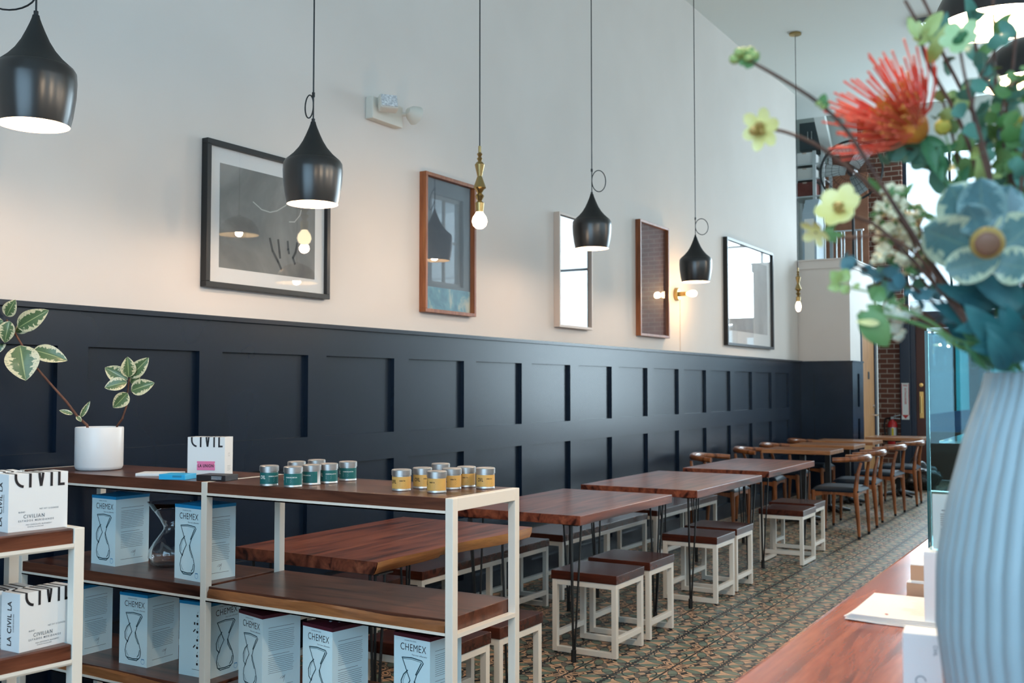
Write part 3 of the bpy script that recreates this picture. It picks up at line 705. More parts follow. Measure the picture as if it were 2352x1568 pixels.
def chair(label):
    # faces +Y; back rail at -Y
    t = thing('elbow_chair', label, 'chair', (0,0,0), 0, 'curved-back chairs with black seats')
    w = .235; lz = .715
    def leg(sx, back):
        b = MB()
        if back: b.tube([(sx*.205,-.20,.022),(sx*.212,-.19,.22),(sx*.222,-.175,.43),(sx*.205,-.19,.58),(sx*.165,-.215,lz-.02)], [.014,.019,.024,.017,.014], 10)
        else: b.tube([(sx*.215,.215,.022),(sx*.222,.21,.25),(sx*.225,.205,.435)], [.013,.018,.022], 10)
        L = b.build('leg', M['teak'], t, True)
        p = (sx*.205,-.20) if back else (sx*.215,.215)
        MB().lathe([(0,0),(.013,0),(.0145,.024),(0,.024)], 10, c=(p[0], p[1], 0)).build('foot_cap', M['plastic'], L)
    for sx in (-1, 1): leg(sx, True); leg(sx, False)
    b = MB()
    for a, c in (((-.222,-.175),(.222,-.175)),((-.225,.205),(.225,.205)),((-.222,-.175),(-.225,.205)),((.222,-.175),(.225,.205))):
        a = Vector((*a, 0)); c = Vector((*c, 0)); n = 8
        zt = lambda u: .425; zb = lambda u: .375-.0+(.025*math.sin(math.pi*u))
        d = (c-a).normalized(); nn = Vector((-d.y, d.x, 0))*.011
        prev = None
        for i in range(n+1):
            u = i/n; p = a+(c-a)*u
            ring = [b.bm.verts.new(p+nn+Vector((0,0,zt(u)))), b.bm.verts.new(p-nn+Vector((0,0,zt(u)))), b.bm.verts.new(p-nn+Vector((0,0,zb(u)))), b.bm.verts.new(p+nn+Vector((0,0,zb(u))))]
            if prev:
                for k in range(4): b.bm.faces.new((prev[k], prev[(k+1)%4], ring[(k+1)%4], ring[k]))
            else: b.bm.faces.new(ring)
            prev = ring
        b.bm.faces.new(prev[::-1])
    b.build('seat_frame', M['teak'], t)
    def sf(u, v, top):
        x = (u-.5)*2; y = (v-.5)*2; px = x*.245*(1-.04*y*y); py = y*.215+.012
        e = (1-abs(x)**6)*(1-abs(y)**6); return Vector((px, py, .425+(.012+.034*max(0,e)**.4 if top else 0)))
    b = MB(); b.grid(lambda u, v: sf(u, v, True), 14, 14); b.grid(lambda u, v: sf(u, v, False), 14, 14)
    bmesh.ops.bridge_loops(b.bm, edges=[e for e in b.bm.edges if len(e.link_faces) == 1])
    b.build('seat', M['leather'], t, True, 50)
    pts = []; rs = []
    for i in range(25):
        u = i/24*2-1; a = u*R(82)
        x = .265*math.sin(a); y = -.245+.26*(1-math.cos(a))*.95+(.05*abs(u)**3)
        z = lz+.018*math.cos(a); pts.append((x, y, z)); rs.append(.019+.016*math.exp(-(u/.5)**2)+.004*(abs(u)>.7))
    b = MB(); b.tube(pts, rs, 12, True, 1.0, (0,0,1))
    for v in b.bm.verts:
        pass
    b.build('back_rail', M['teak'], t, True, 60)
    return t
k0 = chair('')
place(k0, (10.05, 2.38, 0), 0, 'curved-back chair with black seat, nearest one facing the wall')
for x, y, rz, lb in [(10.93,2.42,R(4),'curved-back chair second along the aisle, facing the wall'), (12.02,2.42,R(-3),'curved-back chair third along the aisle, facing the wall'), (13.07,2.40,R(3),'curved-back chair farthest along the aisle, by the black bag'),
      (9.47,3.38,math.pi,'curved-back chair against the wall, right behind the last hairpin table'), (10.72,3.38,math.pi+R(4),'curved-back chair between the wall and the first pale cafe table'),
      (11.62,3.38,math.pi,'curved-back chair between the wall and the second pale cafe table'), (12.72,3.38,math.pi-R(3),'curved-back chair in the corner by the end wall')]:
    dup(k0, (x, y, 0), rz, lb)

# ------------------------------------------------------------ shelf units
TW = .0265
def shelf_unit():
    x0, x1 = 2.463, 2.837; ys = [1.67, 2.662, 3.655]; zt = 1.08
    t = thing('shelf_unit', 'long two-bay walnut shelf unit with cream frame, holding carafe boxes and tins', 'shelf', ((x0+x1)/2, 2.66, 0))
    ox, oy = (x0+x1)/2, 2.66
    X0, X1 = x0-ox, x1-ox; Y = [y-oy for y in ys]
    f = MB()
    for y in Y:
        for x in (X0, X1-TW): f.box(x, x+TW, y, y+TW, 0, zt, .002)
        f.box(X0+TW, X1-TW, y, y+TW, zt-.038, zt, .002)
    Zs = [zt, .733, .395]
    for z in Zs:
        for k in (0, 1):
            a, b_ = Y[k]+TW, Y[k+1]
            f.box(X0, X0+.004, a, b_, z-.048, z-.036); f.box(X0, X0+TW, a, b_, z-.048, z-.044)
            f.box(X1-.004, X1, a, b_, z-.048, z-.036); f.box(X1-TW, X1, a, b_, z-.048, z-.044)
        for y in Y:
            if z != zt: f.box(X0+TW, X1-TW, y, y+TW, z-.052, z-.040)
    f.build('frame', M['metal_white'], t)
    for j, z in enumerate(Zs):
        for k in (0, 1):
            a, b_ = Y[k]+TW+.001, Y[k+1]-.001
            if j == 1 and k == 0 or j == 2 and k == 1:
                w = MB(); w.box(X0+.012, X1-.001, a, b_, z-.043, z, .002); bo = w.build('shelf_board', M['topY'], t)
                e = MB(); n = 30; r0 = []; r1 = []; r2 = []
                for i in range(n+1):
                    u = i/n; yy_ = a+.002+(b_-a-.004)*u; c = X0+.003+.006*math.sin(u*7)**2
                    r0.append(e.bm.verts.new((X0+.016, yy_, z-.001))); r1.append(e.bm.verts.new((c, yy_, z-.006-.012*abs(math.sin(u*4+1))))); r2.append(e.bm.verts.new((c-.002, yy_, z-.041)))
                for i in range(n):
                    e.bm.faces.new((r0[i], r1[i], r1[i+1], r0[i+1])); e.bm.faces.new((r1[i], r2[i], r2[i+1], r1[i+1]))
                e.build('live_edge', M['sapY'], bo, True)
            else: MB().box(X0+.002, X1-.002, a, b_, z-.043, z, .002).build('shelf_board', M['topY'], t)
    return t
shelf_unit()
NC = Vector((1.631, 2.177)); NR = R(-6)                # near unit: corner post and turn
def nloc(u, v): c, s = math.cos(NR), math.sin(NR); return (NC.x+u*c-v*s, NC.y+u*s+v*c)
t = thing('shelf_unit', 'shelf unit nearest the camera, holding white striped coffee boxes', 'shelf', (NC.x, NC.y, 0), NR)
f = MB(); L = .95; D = .33; zn = [1.061, .787, .50]
for x in (-L, -TW):
    for y in (0, D-TW): f.box(x, x+TW, y, y+TW, 0, zn[0], .002)
    f.box(x, x+TW, TW, D-TW, zn[0]-.036, zn[0], .002)
for z in zn:
    for y in (0, D-.004): f.box(-L+TW, -TW, y, y+.004, z-.048, z-.036)
    f.box(-L+TW, -TW, 0, TW, z-.048, z-.044); f.box(-L+TW, -TW, D-TW, D, z-.048, z-.044)
    if z != zn[0]: f.box(-TW, 0, TW, D-TW, z-.052, z-.04)
f.build('frame', M['metal_white'], t)
for z in zn: MB().box(-L+TW+.001, -TW-.001, .003, D-.003, z-.043, z, .004).build('shelf_board', M['topX'], t)

# --- tall carafe boxes
BW, BD, BH = .146, .146, .258
def carafe_print(mb, fn, k=1.0):
    o = lambda pts: [((x-50)*.00102*k, y*.00090*k) for x, y in pts]
    w = .0030
    body = [(12,190),(36,135),(44,118),(30,95),(14,62),(10,40),(14,18),(28,6),(70,6),(86,20),(90,42),(82,70),(66,104),(62,118),(70,140),(96,182),(90,190),(50,194),(12,190)]
    stroke(mb, fn, o(body), w)
    stroke(mb, fn, o([(66,140),(88,182)]), .0036); stroke(mb, fn, o([(60,118),(62,100),(76,72)]), .0026)
    stroke(mb, fn, o([(34,150),(18,134),(8,112),(10,88),(22,74),(28,92)]), .0034); stroke(mb, fn, o([(32,144),(22,130),(16,112),(18,92)]), .0012)
    stroke(mb, fn, o([(20,14),(50,11),(80,14)]), .0034); stroke(mb, fn, o([(14,186),(50,189),(88,185)]), .0014)
    stroke(mb, fn, o([(16,40),(20,28),(28,20)]), .0012); stroke(mb, fn, o([(84,48),(80,30),(72,20)]), .003)
def carafe_box(blue, order, label, name='carafe_box'):
    """local: front = -X face, side = -Y face, origin at the near corner (x=0,y=0), box spans +X, +Y"""
    t = thing(name, label, 'box', (0,0,0), 0, 'white carafe boxes on the shelves')
    w, d, h = BW, BD, BH; cap = .012
    b = MB(); b.box(0, w, 0, d, 0, h-cap); b.build('body', M['card2'], t)
    lid = M['blue'] if blue else M['maroon']
    b = MB(); b.box(-.0008, w+.0008, -.0008, d+.0008, h-cap, h-.001)
    n = 8
    b.grid(lambda u, v: Vector((u*w, v*d, h-.001+.010*math.sin(math.pi*u)*math.sin(math.pi*v))), n, n)
    b.build('lid', lid, t)
    s = MB(); s.grid(lambda u, v: Vector((w*.2+u*w*.5, d*.35+v*.012, h+.003+.009*math.sin(math.pi*u))), 6, 1); s.grid(lambda u, v: Vector((w*.35+v*.010, d*.2+u*d*.5, h+.004+.009*math.sin(math.pi*u))), 6, 1)
    s.build('carry_strap', M['strap'] if not blue else M['blue'], t)
    e = .0006
    fX = lambda x, y: Vector((-e, d/2-x, y)); fY = lambda x, y: Vector((w/2+x, -e, y))
    fr, sd = (fX, fY) if order == 0 else (fY, fX)
    p = MB(); add_text(p, 'CHEMEX', fr, .029, .88, 1.05, -.047, h-.050, bold=-.006, spacing=1.08); p.build('lettering', M['ink'], t)
    p = MB(); add_text(p, 'Pour-over coffeemaker', fr, .0065, 1, 1, .062, h-.062, align='RIGHT'); p.build('small_print', M['ink_grey'], t); p = MB(); add_text(p, 'HANDBLOWN SERIES', fr, .005, 1, 1, -.03, h-.022); p.build('small_print', M['ink_grey'], t)
    p = MB(); carafe_print(p, lambda x, y: fr(x, y+.014)); p.build('printed_carafe', M['ink_teal'], t)
    p = MB(); stroke(p, fr, [(.052+.009*math.cos(q*math.pi/5), .019+.009*math.sin(q*math.pi/5)) for q in range(11)], .001); quad2(p, fr, .045, .059, .026, .0285); p.build('printed_seal', M['blue'], t)
    p = MB()
    if order == 0:
        r2 = random.Random(3); y = h-.045
        quad2(p, sd, -.05, .048, y, y+.0012); y -= .012
        for k in range(11): quad2(p, sd, -.05, .05-r2.random()*.006, y, y+.0011); y -= .0062
        y -= .009; quad2(p, sd, -.05, .03, y, y+.0012); y -= .009
        for k in range(9): quad2(p, sd, -.05, .05-r2.random()*.008, y, y+.0011); y -= .0062
        stroke(p, sd, [(-.005,.043),(.004,.05),(.012,.046),(.002,.042),(.014,.052),(.008,.030)], .0009)
        quad2(p, sd, -.05, .045, .022, .0232)
    else:
        for k, yy_ in enumerate((.205,.178,.15,.122,.096,.068,.04)):
            quad2(p, sd, .010, .0185, yy_, yy_+.008); stroke(p, sd, [(.014,yy_+.012),(.018,yy_+.019)], .001)
            if k in (2, 4): stroke(p, sd, [(-.004,yy_+.004),(.004,yy_+.012)], .004)
            if k == 1: quad2(p, sd, -.002, .004, yy_, yy_+.009)
        quad2(p, sd, -.01, .045, .024, .0252)
    p.build('small_print', M['ink_grey'] if order == 0 else M['ink'], t)
    return t
ZA, ZB = .733, .395
cbA = carafe_box(True, 0, ''); place(cbA, (2.566, 3.249, ZA), R(-3), 'blue-topped carafe box on the middle shelf, left of the glass carafe')
dup(cbA, (2.512, 2.741, ZA), R(-6), 'blue-topped carafe box on the middle shelf, right of the glass carafe')
dup(cbA, (2.547, 3.045, ZB), R(1), 'blue-topped carafe box standing by itself in the centre of the lower left shelf')
dup(cbA, (2.525, 3.392, ZB), R(0), 'blue-topped carafe box mostly hidden behind the near shelf post')
cbD = carafe_box(True, 1, ''); place(cbD, (2.560, 2.743, ZB), R(2), 'blue-topped carafe box turned sideways, small icons facing front, behind the middle post')
cbF = carafe_box(False, 0, ''); place(cbF, (2.513, 2.452, ZB), R(-14), 'maroon-topped carafe box nearest the middle post')
dup(cbF, (2.494, 2.139, ZB), R(-10), 'maroon-topped carafe box between the two other maroon-topped ones')
dup(cbF, (2.549, 1.809, ZB), R(-6), 'maroon-topped carafe box closest to the end of the shelf')

# glass carafe
t = thing('glass_carafe', 'clear hourglass carafe with pinched waist between two boxes', 'carafe', (2.685, 3.088, ZA))
prof = [(0,.002),(.045,.002),(.058,.012),(.066,.035),(.064,.06),(.05,.09),(.033,.118),(.022,.138),(.0225,.148),(.034,.175),(.050,.205),(.064,.232),(.066,.236),(.0635,.236),(.047,.204),(.031,.175),(.0195,.148),(.0195,.138),(.030,.118),(.047,.09),(.061,.06),(.063,.036),(.055,.015),(.043,.005),(0,.005)]
b = MB(); b.lathe([(r_*1.22, z_) for r_, z_ in prof], 48)
for v in b.bm.verts:
    if v.co.z > .14:
        a = math.atan2(v.co.y, v.co.x); k = math.exp(-((a-R(115))/.28)**2)*min(1, (v.co.z-.14)/.06); v.co.x *= 1+.16*k; v.co.y *= 1+.16*k
b.build('body', M['carafe'], t, True, 80)
h = MB(); h.tube([(.035,-.035,.185),(.06,-.05,.18),(.075,-.06,.155),(.07,-.055,.12),(.04,-.035,.112)], .0045, 8); h.build('handle', M['carafe'], t, True)

# --- coffee boxes with lettering folding over the top edge
def wrap_fn(w, d, h):                                   # local x along front (-Y face), y height; past h it folds on to the top
    e = .0006
    return lambda x, y: Vector((x, -d/2-e, y)) if y <= h+1e-6 else Vector((x, -d/2+(y-h), h+e))
CG = 'white striped coffee boxes'
def coffee_box(label, w=.143, d=.068, h=.134, full=True, ribbon=None):
    t = thing('coffee_box', label, 'box', (0,0,0), 0, CG)
    b = MB(); b.box(-w/2, w/2, -d/2, d/2, 0, h, .0006); b.build('carton', M['card'], t)
    fn = wrap_fn(w, d, h)
    p = MB(); base = h*.755 if full else h*.74; H = d*.96+(h-base)
    tb = bmesh.new(); sw = .0062*w/.143
    top = base+H
    def rib(pts):
        L = []
        for i, q in enumerate(pts):
            q = Vector(q); d = Vector(pts[min(i+1, len(pts)-1)])-Vector(pts[max(i-1, 0)]); d.normalize(); n_ = Vector((-d.y, d.x))*sw/2
            L.append((tb.verts.new((*(q-n_), 0)), tb.verts.new((*(q+n_), 0))))
        for (a0, a1), (b0, b1) in zip(L[:-1], L[1:]): tb.faces.new((a0, b0, b1, a1))
    X_ = lambda f: -w/2+f*w
    cr = .020*w/.143
    cpt = [(X_(.243), base+sw*.5)]+[(X_(.112)+cr*(1-math.sin(q*math.pi/16)), base+sw*.5+cr*1.1*(1-math.cos(q*math.pi/16))) for q in range(1, 9)]
    rib(cpt+[(X_(.112), (base+top)/2), (X_(.112), top-cr)]+[(X_(.112)+cr*(1-math.cos(q*math.pi/16)), top-cr*1.1+cr*1.0*math.sin(q*math.pi/16)) for q in range(1, 9)])
    rib([(X_(.352), base), (X_(.352), top)]); rib([(X_(.712), base), (X_(.712), top)])
    rib([(X_(.535), base+sw*.3), (X_(.512), base+(top-base)*.22), (X_(.487), base+(top-base)*.6), (X_(.482), top)]); rib([(X_(.535), base+sw*.3), (X_(.558), base+(top-base)*.22), (X_(.584), base+(top-base)*.6), (X_(.588), top)])
    rib([(X_(.844), base), (X_(.844), top)]); rib([(X_(.83), base+sw*.5), (X_(.94), base+sw*.5)])
    bmesh.ops.bisect_plane(tb, geom=list(tb.verts)+list(tb.edges)+list(tb.faces), plane_co=(0, h, 0), plane_no=(0, 1, 0))
    mp_ = {v: p.bm.verts.new(fn(v.co.x, v.co.y)) for v in tb.verts}
    for f in tb.faces: p.bm.faces.new([mp_[v] for v in f.verts])
    tb.free()
    p.build('lettering', M['ink'], t)
    f2 = lambda q, z: Vector((q, -d/2-.0006, z)); sx_ = w/.143
    p = MB()
    if ribbon is None:
        add_text(p, 'CIVILIAN', f2, .0105, 1, 1.15, -.036*sx_, .030, bold=.01, spacing=1.25)
        add_text(p, 'ESTADOS MERIDANOS', f2, .0062, 1, 1, -.048*sx_, .022, bold=.01, spacing=1.45)
        add_text(p, 'BLEND', f2, .0052, 1, 1, -.048*sx_, .043); add_text(p, 'NET WT 12 OUNCES', f2, .005, 1, 1, .002, .048)
        add_text(p, 'MILK CHOCOLATE, BLACKBERRY', f2, .0042, 1, 1, -.030, .013); add_text(p, 'ROASTED IN OAKLAND', f2, .0036, 1, 1, -.026, .008)
        p.build('small_print', M['ink_grey'], t)
        f3 = lambda q, z: Vector((-w/2-.0006, -z+d*.06, q))
        p = MB(); add_text(p, 'LA CIVIL LA', lambda a, c: Vector((-w/2-.0006, c-.004, a)), .021, .86, 1, .012, 0, bold=.02, spacing=1.1); add_text(p, 'COFFEE ROASTERS', lambda a, c: Vector((-w/2-.0006, c-.014, a)), .0055, .9, 1, .045, 0)
        p.build('side_lettering', M['ink'], t)
    else:
        rb = MB(); rb.prism([(-.034,.052),(.034,.052),(.034,.046),(.031,.043),(.034,.040),(.034,.02),(-.034,.02),(-.034,.040),(-.031,.043),(-.034,.046)], 0, .0008, Matrix(((1,0,0,0),(0,0,1,-d/2-.0012),(0,1,0,0),(0,0,0,1)))); rb.build('pink_label', M['pink'], t)
        add_text(p, 'LA UNION', lambda q, z: Vector((q, -d/2-.0018, z)), .0125, .9, 1.2, 0, .031, bold=.02, align='CENTER', spacing=1.15)
        p.build('label_lettering', M['ink'], t)
        q = MB(); fs = lambda a, c: Vector((w/2+.0006, a, c))
        stroke(q, fs, [(.006*math.cos(k*math.pi/5), .075+.006*math.sin(k*math.pi/5)) for k in range(11)], .0008)
        for k in range(4): quad2(q, fs, -.014, .014-.004*(k%2), .034-k*.005, .0348-k*.005)
        q.build('side_print', M['ink_grey'], t)
    return t
c1 = coffee_box(''); cx, cy = (1.472+1.614)/2, (2.24+2.22)/2
place(c1, (cx+.005, cy+.034, 1.061), R(-8), 'white striped coffee box standing at the front of the near top shelf')
dup(c1, (1.50, 2.372, 1.061), R(-16), 'white striped coffee box behind the front one on the near top shelf')
c2 = dup(c1, (1.558, 2.206+.040, .787), R(1), 'white striped coffee box at the front of the near lower shelf')
dup(c1, (1.50, 2.322, .787), R(-4), 'white striped coffee box directly behind the front one on the near lower shelf')
dup(c1, (1.45, 2.398, .787), R(-8), 'rearmost white striped coffee box on the near lower shelf')
c3 = coffee_box('white coffee box with a pink label on the long unit top', .142, .068, .138, False, True)
# stands facing the camera: visible corners on the shelf top
pa, pb = atz(435, 1088, 1.08), atz(502, 1097, 1.08)
ang = math.atan2(pb.y-pa.y, pb.x-pa.x); mid = (pa+pb)/2; wv = (pb-pa).length
c3.location = (2.668, 2.868, 1.08); c3.rotation_euler = (0, 0, R(-68)); 

# --- small flat boxes and a card by the pot
def flat_box(name, label, loc, rz, w, d, h, m, lines, lm):
    t = thing(name, label, 'box', loc, rz)
    b = MB(); b.box(-w/2, w/2, -d/2, d/2, 0, h, .0015); b.build('carton', m, t)
    p = MB(); r2 = random.Random(5)
    for k in range(lines): quad2(p, lambda x, y: Vector((x, -d/2-.0005, y)), w*.02, w*.42-r2.random()*.008, h*.72-k*h*.2, h*.72-k*h*.2+.0014)
    if lines: p.build('small_print', lm, t)
    return t
flat_box('card_box', 'thin white card box lying left of the blue box', (2.575, 3.02, 1.08), R(-60), .15, .09, .010, M['card'], 0, None)
flat_box('card_box', 'small bright blue box lying in front of the pot', (2.50, 2.845, 1.08), R(-72), .10, .075, .018, M['bright_blue'], 2, M['ink_teal'])
flat_box('card_box', 'small black box lying before the pink-labelled box', (2.535, 2.690, 1.08), R(-78), .115, .075, .020, M['ink'], 3, M['strap'])

# --- tea tins
def tin(label, lm, ink, group):
    t = thing('tea_tin', label, 'tin', (0,0,0), 0, group); r = .0295
    MB().lathe([(0,0),(r-.001,0),(r,.002),(r,.0035),(r-.0008,.005),(r-.0008,.048),(0,.048)], 40).build('body', M['tin'], t, True)
    MB().lathe([(r-.001,.0475),(r+.0012,.0478),(r+.0012,.063),(r-.001,.0655),(r-.004,.066),(0,.0655)], 40).build('lid', M['tin'], t, True)
    a0, a1 = R(-178), R(28); n = 28
    b = MB(); b.grid(lambda u, v: Vector(((r-.0003)*math.cos(a0+(a1-a0)*u), (r-.0003)*math.sin(a0+(a1-a0)*u), .008+.036*v)), n, 1); b.build('label_band', lm, t, True)
    fn = lambda x, y: Vector(((r+.0001)*math.cos(x/r+R(-90)), (r+.0001)*math.sin(x/r+R(-90)), y))
    p = MB(); add_text(p, 'CIVIL', fn, .0125, .62, 1.25, -.030, .024, bold=.025, spacing=1.1); p.build('lettering', ink, t)
    p = MB(); add_text(p, 'GREEN TEA' if lm is M['tin_yellow'] else 'CEREMONIAL MATCHA', fn, .0045, .8, 1.1, .0, .0305, bold=.02)
    for k in range(4): quad2(p, fn, .001, .020-.002*(k % 2), .026-k*.0032, .0265-k*.0032)
    p.build('small_print', ink, t)
    return t
G1, G2 = 'teal-labelled tea tins', 'mustard-labelled tea tins'
tg = tin('', M['tin_green'], M['ink_pale'], G1); ty = tin('', M['tin_yellow'], M['ink'], G2)
def px_tin(base, px, py, lb, rz, first=False):
    p = atz(px, py, 1.08); k = Vector((p.x, p.y)).normalized()*.029
    l = (p.x+k.x, p.y+k.y, 1.08); rz = rz+R(-54)
    return place(base, l, rz, lb) if first else dup(base, l, rz, lb)
px_tin(tg, 618, 1117, 'teal-labelled tin standing apart, left of its cluster', R(4), True)
for px, py, lb, rz in [(673,1120,'teal-labelled tin at the very front of the cluster',R(-42)), (716,1114.5,'teal-labelled tin behind and beside the front one, mostly bare metal showing',R(-75)),
                       (755,1111,'teal-labelled tin just right of the bare-metal one',R(-16)), (799,1105,'teal-labelled tin at the right end of its cluster',R(-32)),
                       (681,1105,'teal-labelled tin hidden directly behind the front tin',R(0)), (727,1100,'rearmost teal-labelled tin, only its lid showing',R(30))]: px_tin(tg, px, py, lb, rz)
px_tin(ty, 922, 1128.5, 'mustard-labelled tin at the left end of its cluster', R(-12), True)
for px, py, lb, rz in [(970,1123,'mustard-labelled tin second from the left, partly covered',R(6)), (1003,1133,'mustard-labelled tin at the very front of its cluster',R(-48)),
                       (1038,1125,'mustard-labelled tin right behind the front mustard tin',R(-12)), (1071,1120,'mustard-labelled tin with faded band, second from the right end',R(-28)),
                       (1115,1123.5,'mustard-labelled tin at the right end near the cream frame',R(2)), (1012,1111,'rearmost mustard-labelled tin, only its lid showing',R(10))]: px_tin(ty, px, py, lb, rz)

# ------------------------------------------------------------ leaves
def leaf_geo(mb, base, tip, width, face, curl=.12, fold=.10, nv=10, nu=6, ev=.8, wave=0, pw=.75):
    base = Vector(base); tip = Vector(tip); L = tip-base; n = Vector(face).normalized(); s = L.cross(n).normalized(); n = s.cross(L).normalized()
    uvl = mb.bm.loops.layers.uv.verify(); g = []
    for i in range(nu+1):
        row = []
        for j in range(nv+1):
            u = i/nu; v = j/nv; w = width*.5*(math.sin(math.pi*min(1, v**ev)))**pw if 0 < v < 1 else .0004
            x = (u-.5)*2; p = base+L*v+s*(x*w)+n*(L.length*curl*(math.sin(math.pi*v))+abs(x)*w*fold*2+wave*width*math.sin(9*v+2*x)*.5*abs(x))
            row.append(mb.bm.verts.new(p))
        g.append(row)
    for i in range(nu):
        for j in range(nv):
            f = mb.bm.faces.new((g[i][j], g[i+1][j], g[i+1][j+1], g[i][j+1]))
            for lp, (a, b) in zip(f.loops, ((i,j),(i+1,j),(i+1,j+1),(i,j+1))): lp[uvl].uv = (a/nu, b/nv)
    return mb
# keep uv seams: remove_doubles only merges identical points so the pinched tips stay valid
PC = atz(227, 1082, 1.08); k = Vector((PC.x, PC.y)).normalized()*.088
PO = Vector((PC.x+k.x, PC.y+k.y, 1.08)); PD = (PO.x*math.cos(YAW)+PO.y*math.sin(YAW))
t = thing('potted_rubber_plant', 'variegated rubber plant with two stems in white pot on the long unit', 'plant', PO)
MB().lathe([(0,0),(.076,0),(.084,.005),(.088,.015),(.0885,.16),(.0865,.164),(.084,.16),(.083,.13),(0,.13)], 48).build('pot', M['ceramic'], t, True, 50)
MB().lathe([(.0835,.132),(.04,.138),(0,.14)], 24).build('soil', M['soil'], t, True)
loc = lambda x, y, dd=0: at(x, y, PD+dd)-PO
VD = -(ray(227, 900).normalized())
for nm, pts, dd, r in (('a', [(205,990),(200,976),(178.6,957),(153,923),(112,877),(74,833),(51,793),(28,754),(15,734)], 0, .0055), ('b', [(266,990),(269,978),(281,961),(291,930),(293,900),(297,869)], 0, .0045)):
    s = MB(); n = len(pts); P = [loc(*p, .01*math.sin(i*2)) for i, p in enumerate(pts)]; P[0] = Vector((P[0].x, P[0].y, .13)); s.tube(P, [r*(1-.45*i/n) for i in range(n)], 8); s.build('stem', M['stem'], t, True)
LV = [((46,793),(59,874),64,-.02),((76,803),(155,828),36,.0),((41,753),(112,712),40,-.01),((36,762),(84,737),24,.02),((15,726),(36,688),28,0),((22,737),(11,787),32,-.02),((8,737),(-30,752),28,-.01),((6,775),(-6,812),20,.02),
      ((167,951),(136,942),10,-.01),((185,958),(207,921),11,.01),((176,955),(187,968),9,-.01),
      ((292,877),(240,890),27,-.01),((293,872),(241,844),33,0),((295,866),(293,819),30,-.015),((299,866),(342,821),30,.0),((301,897),(355,879),32,-.01),((293,902),(260,936),30,-.02),((301,880),(322,862),18,.02),((297,866),(310,832),20,.03)]
lr = random.Random(4)
for b_, q, w, dd in LV:
    f = VD+Vector((lr.uniform(-.3,.3), lr.uniform(-.3,.3), lr.uniform(0,.4)))
    s = MB(); leaf_geo(s, loc(*b_, dd), loc(*q, dd+lr.uniform(-.02,.01)), w*PD/F*1.15, f, .05, .12, 12, 6); s.build('leaf', M['leaf'], t, True, 180)

# ------------------------------------------------------------ counter and what stands on it
t = thing('serving_counter', 'long varnished wooden counter edge along the aisle', 'counter', (0,0,0))
b = MB(); b.box(.78, 7.6, -.55, .477, .945, 1.0, .008); b.build('worktop', M['counter'], t)
b = MB(); b.box(.84, 7.5, -.45, .40, 0, .945)
for i in range(8): b.box(.9+.82*i, .9+.82*i+.06, .40, .412, .1, .945)
b.box(.84, 7.5, .40, .412, 0, .12); b.box(.84, 7.5, .40, .412, .86, .945)
b.build('body', M['navy'], t)

t = thing('display_case', 'tinted glass display case standing on the counter behind the vase', 'display case', (2.725, .09, 1.0))
g = .006
x1, y0, y1, zt = 1.5, -.50, .343, .531
b = MB(); b.box(0, g, y0, y1, .002, zt); b.build('glass_panel', M['teal_glass'], t)
b = MB(); b.box(x1, x1+g, y0, y1+.6*0, .002, zt); b.build('glass_panel', M['clear'], t)
b = MB(); b.box(0, x1+g, y0, y1, zt, zt+g); b.build('glass_panel', M['clear'], t)
b = MB(); b.box(-.004, .006, y1-.002, y1+.006, .0, zt+g); b.build('glass_edge', M['edge_glass'], t)
b = MB(); b.box(.02, x1-.02, y0+.01, y1-.02, .26, .266); b.build('shelf', M['clear'], t)
b = MB(); b.box(-.006, .03, y1-.10, y1-.0, zt+g, zt+g+.008); b.build('corner_clamp', M['steel'], t)
t = thing('serving_tray', 'dark tray inside the glass case', 'tray', (3.45, -.02, 1.0)); b = MB(); b.box(-.3, .3, -.2, .2, 0, .012, .004); b.box(-.3, .3, -.2, -.19, .012, .03); b.box(-.3, .3, .19, .2, .012, .03); b.build('body', M['plastic'], t)

t = thing('counter_box', 'plain white box on the counter carrying the printed notice', 'box', (1.90, .245, 1.0), R(-2)); MB().box(-.06, .06, -.10, .058, 0, .126, .002).build('carton', M['card'], t)
t = thing('notice_holder', 'clear holder with a printed white notice, red diamond at its top', 'notice', (1.862, .23, 1.1265), R(-2))
b = MB(); b.box(-.003, 0, -.085, .068, 0, .098); b.box(.003, .006, -.085, .068, 0, .098); b.box(-.003, .04, -.085, .068, 0, .002); b.build('holder', M['clear'], t)
nb = MB(); nb.box(.0005, .0025, -.083, .063, .002, .093); nb.build('paper', M['card'], t)
p = MB(); fx = lambda x, y: Vector((-.0035, -x, y)); y = .066
quad2(p, fx, -.048, -.012, y, y+.002); y -= .006
for q in range(6): quad2(p, fx, -.050, .03-(q % 3)*.004, y, y+.0014); y -= .0035
y -= .004
for q in range(5): quad2(p, fx, -.050, .03-(q % 2)*.006, y, y+.0014); y -= .0035
p.build('small_print', M['ink_grey'], t)
p = MB(); vs = [p.bm.verts.new(fx(*q)) for q in ((-.033,.080),(-.0265,.0765),(-.020,.080),(-.0265,.0835))]; p.bm.faces.new(vs); p.build('red_diamond', M['red'], t)

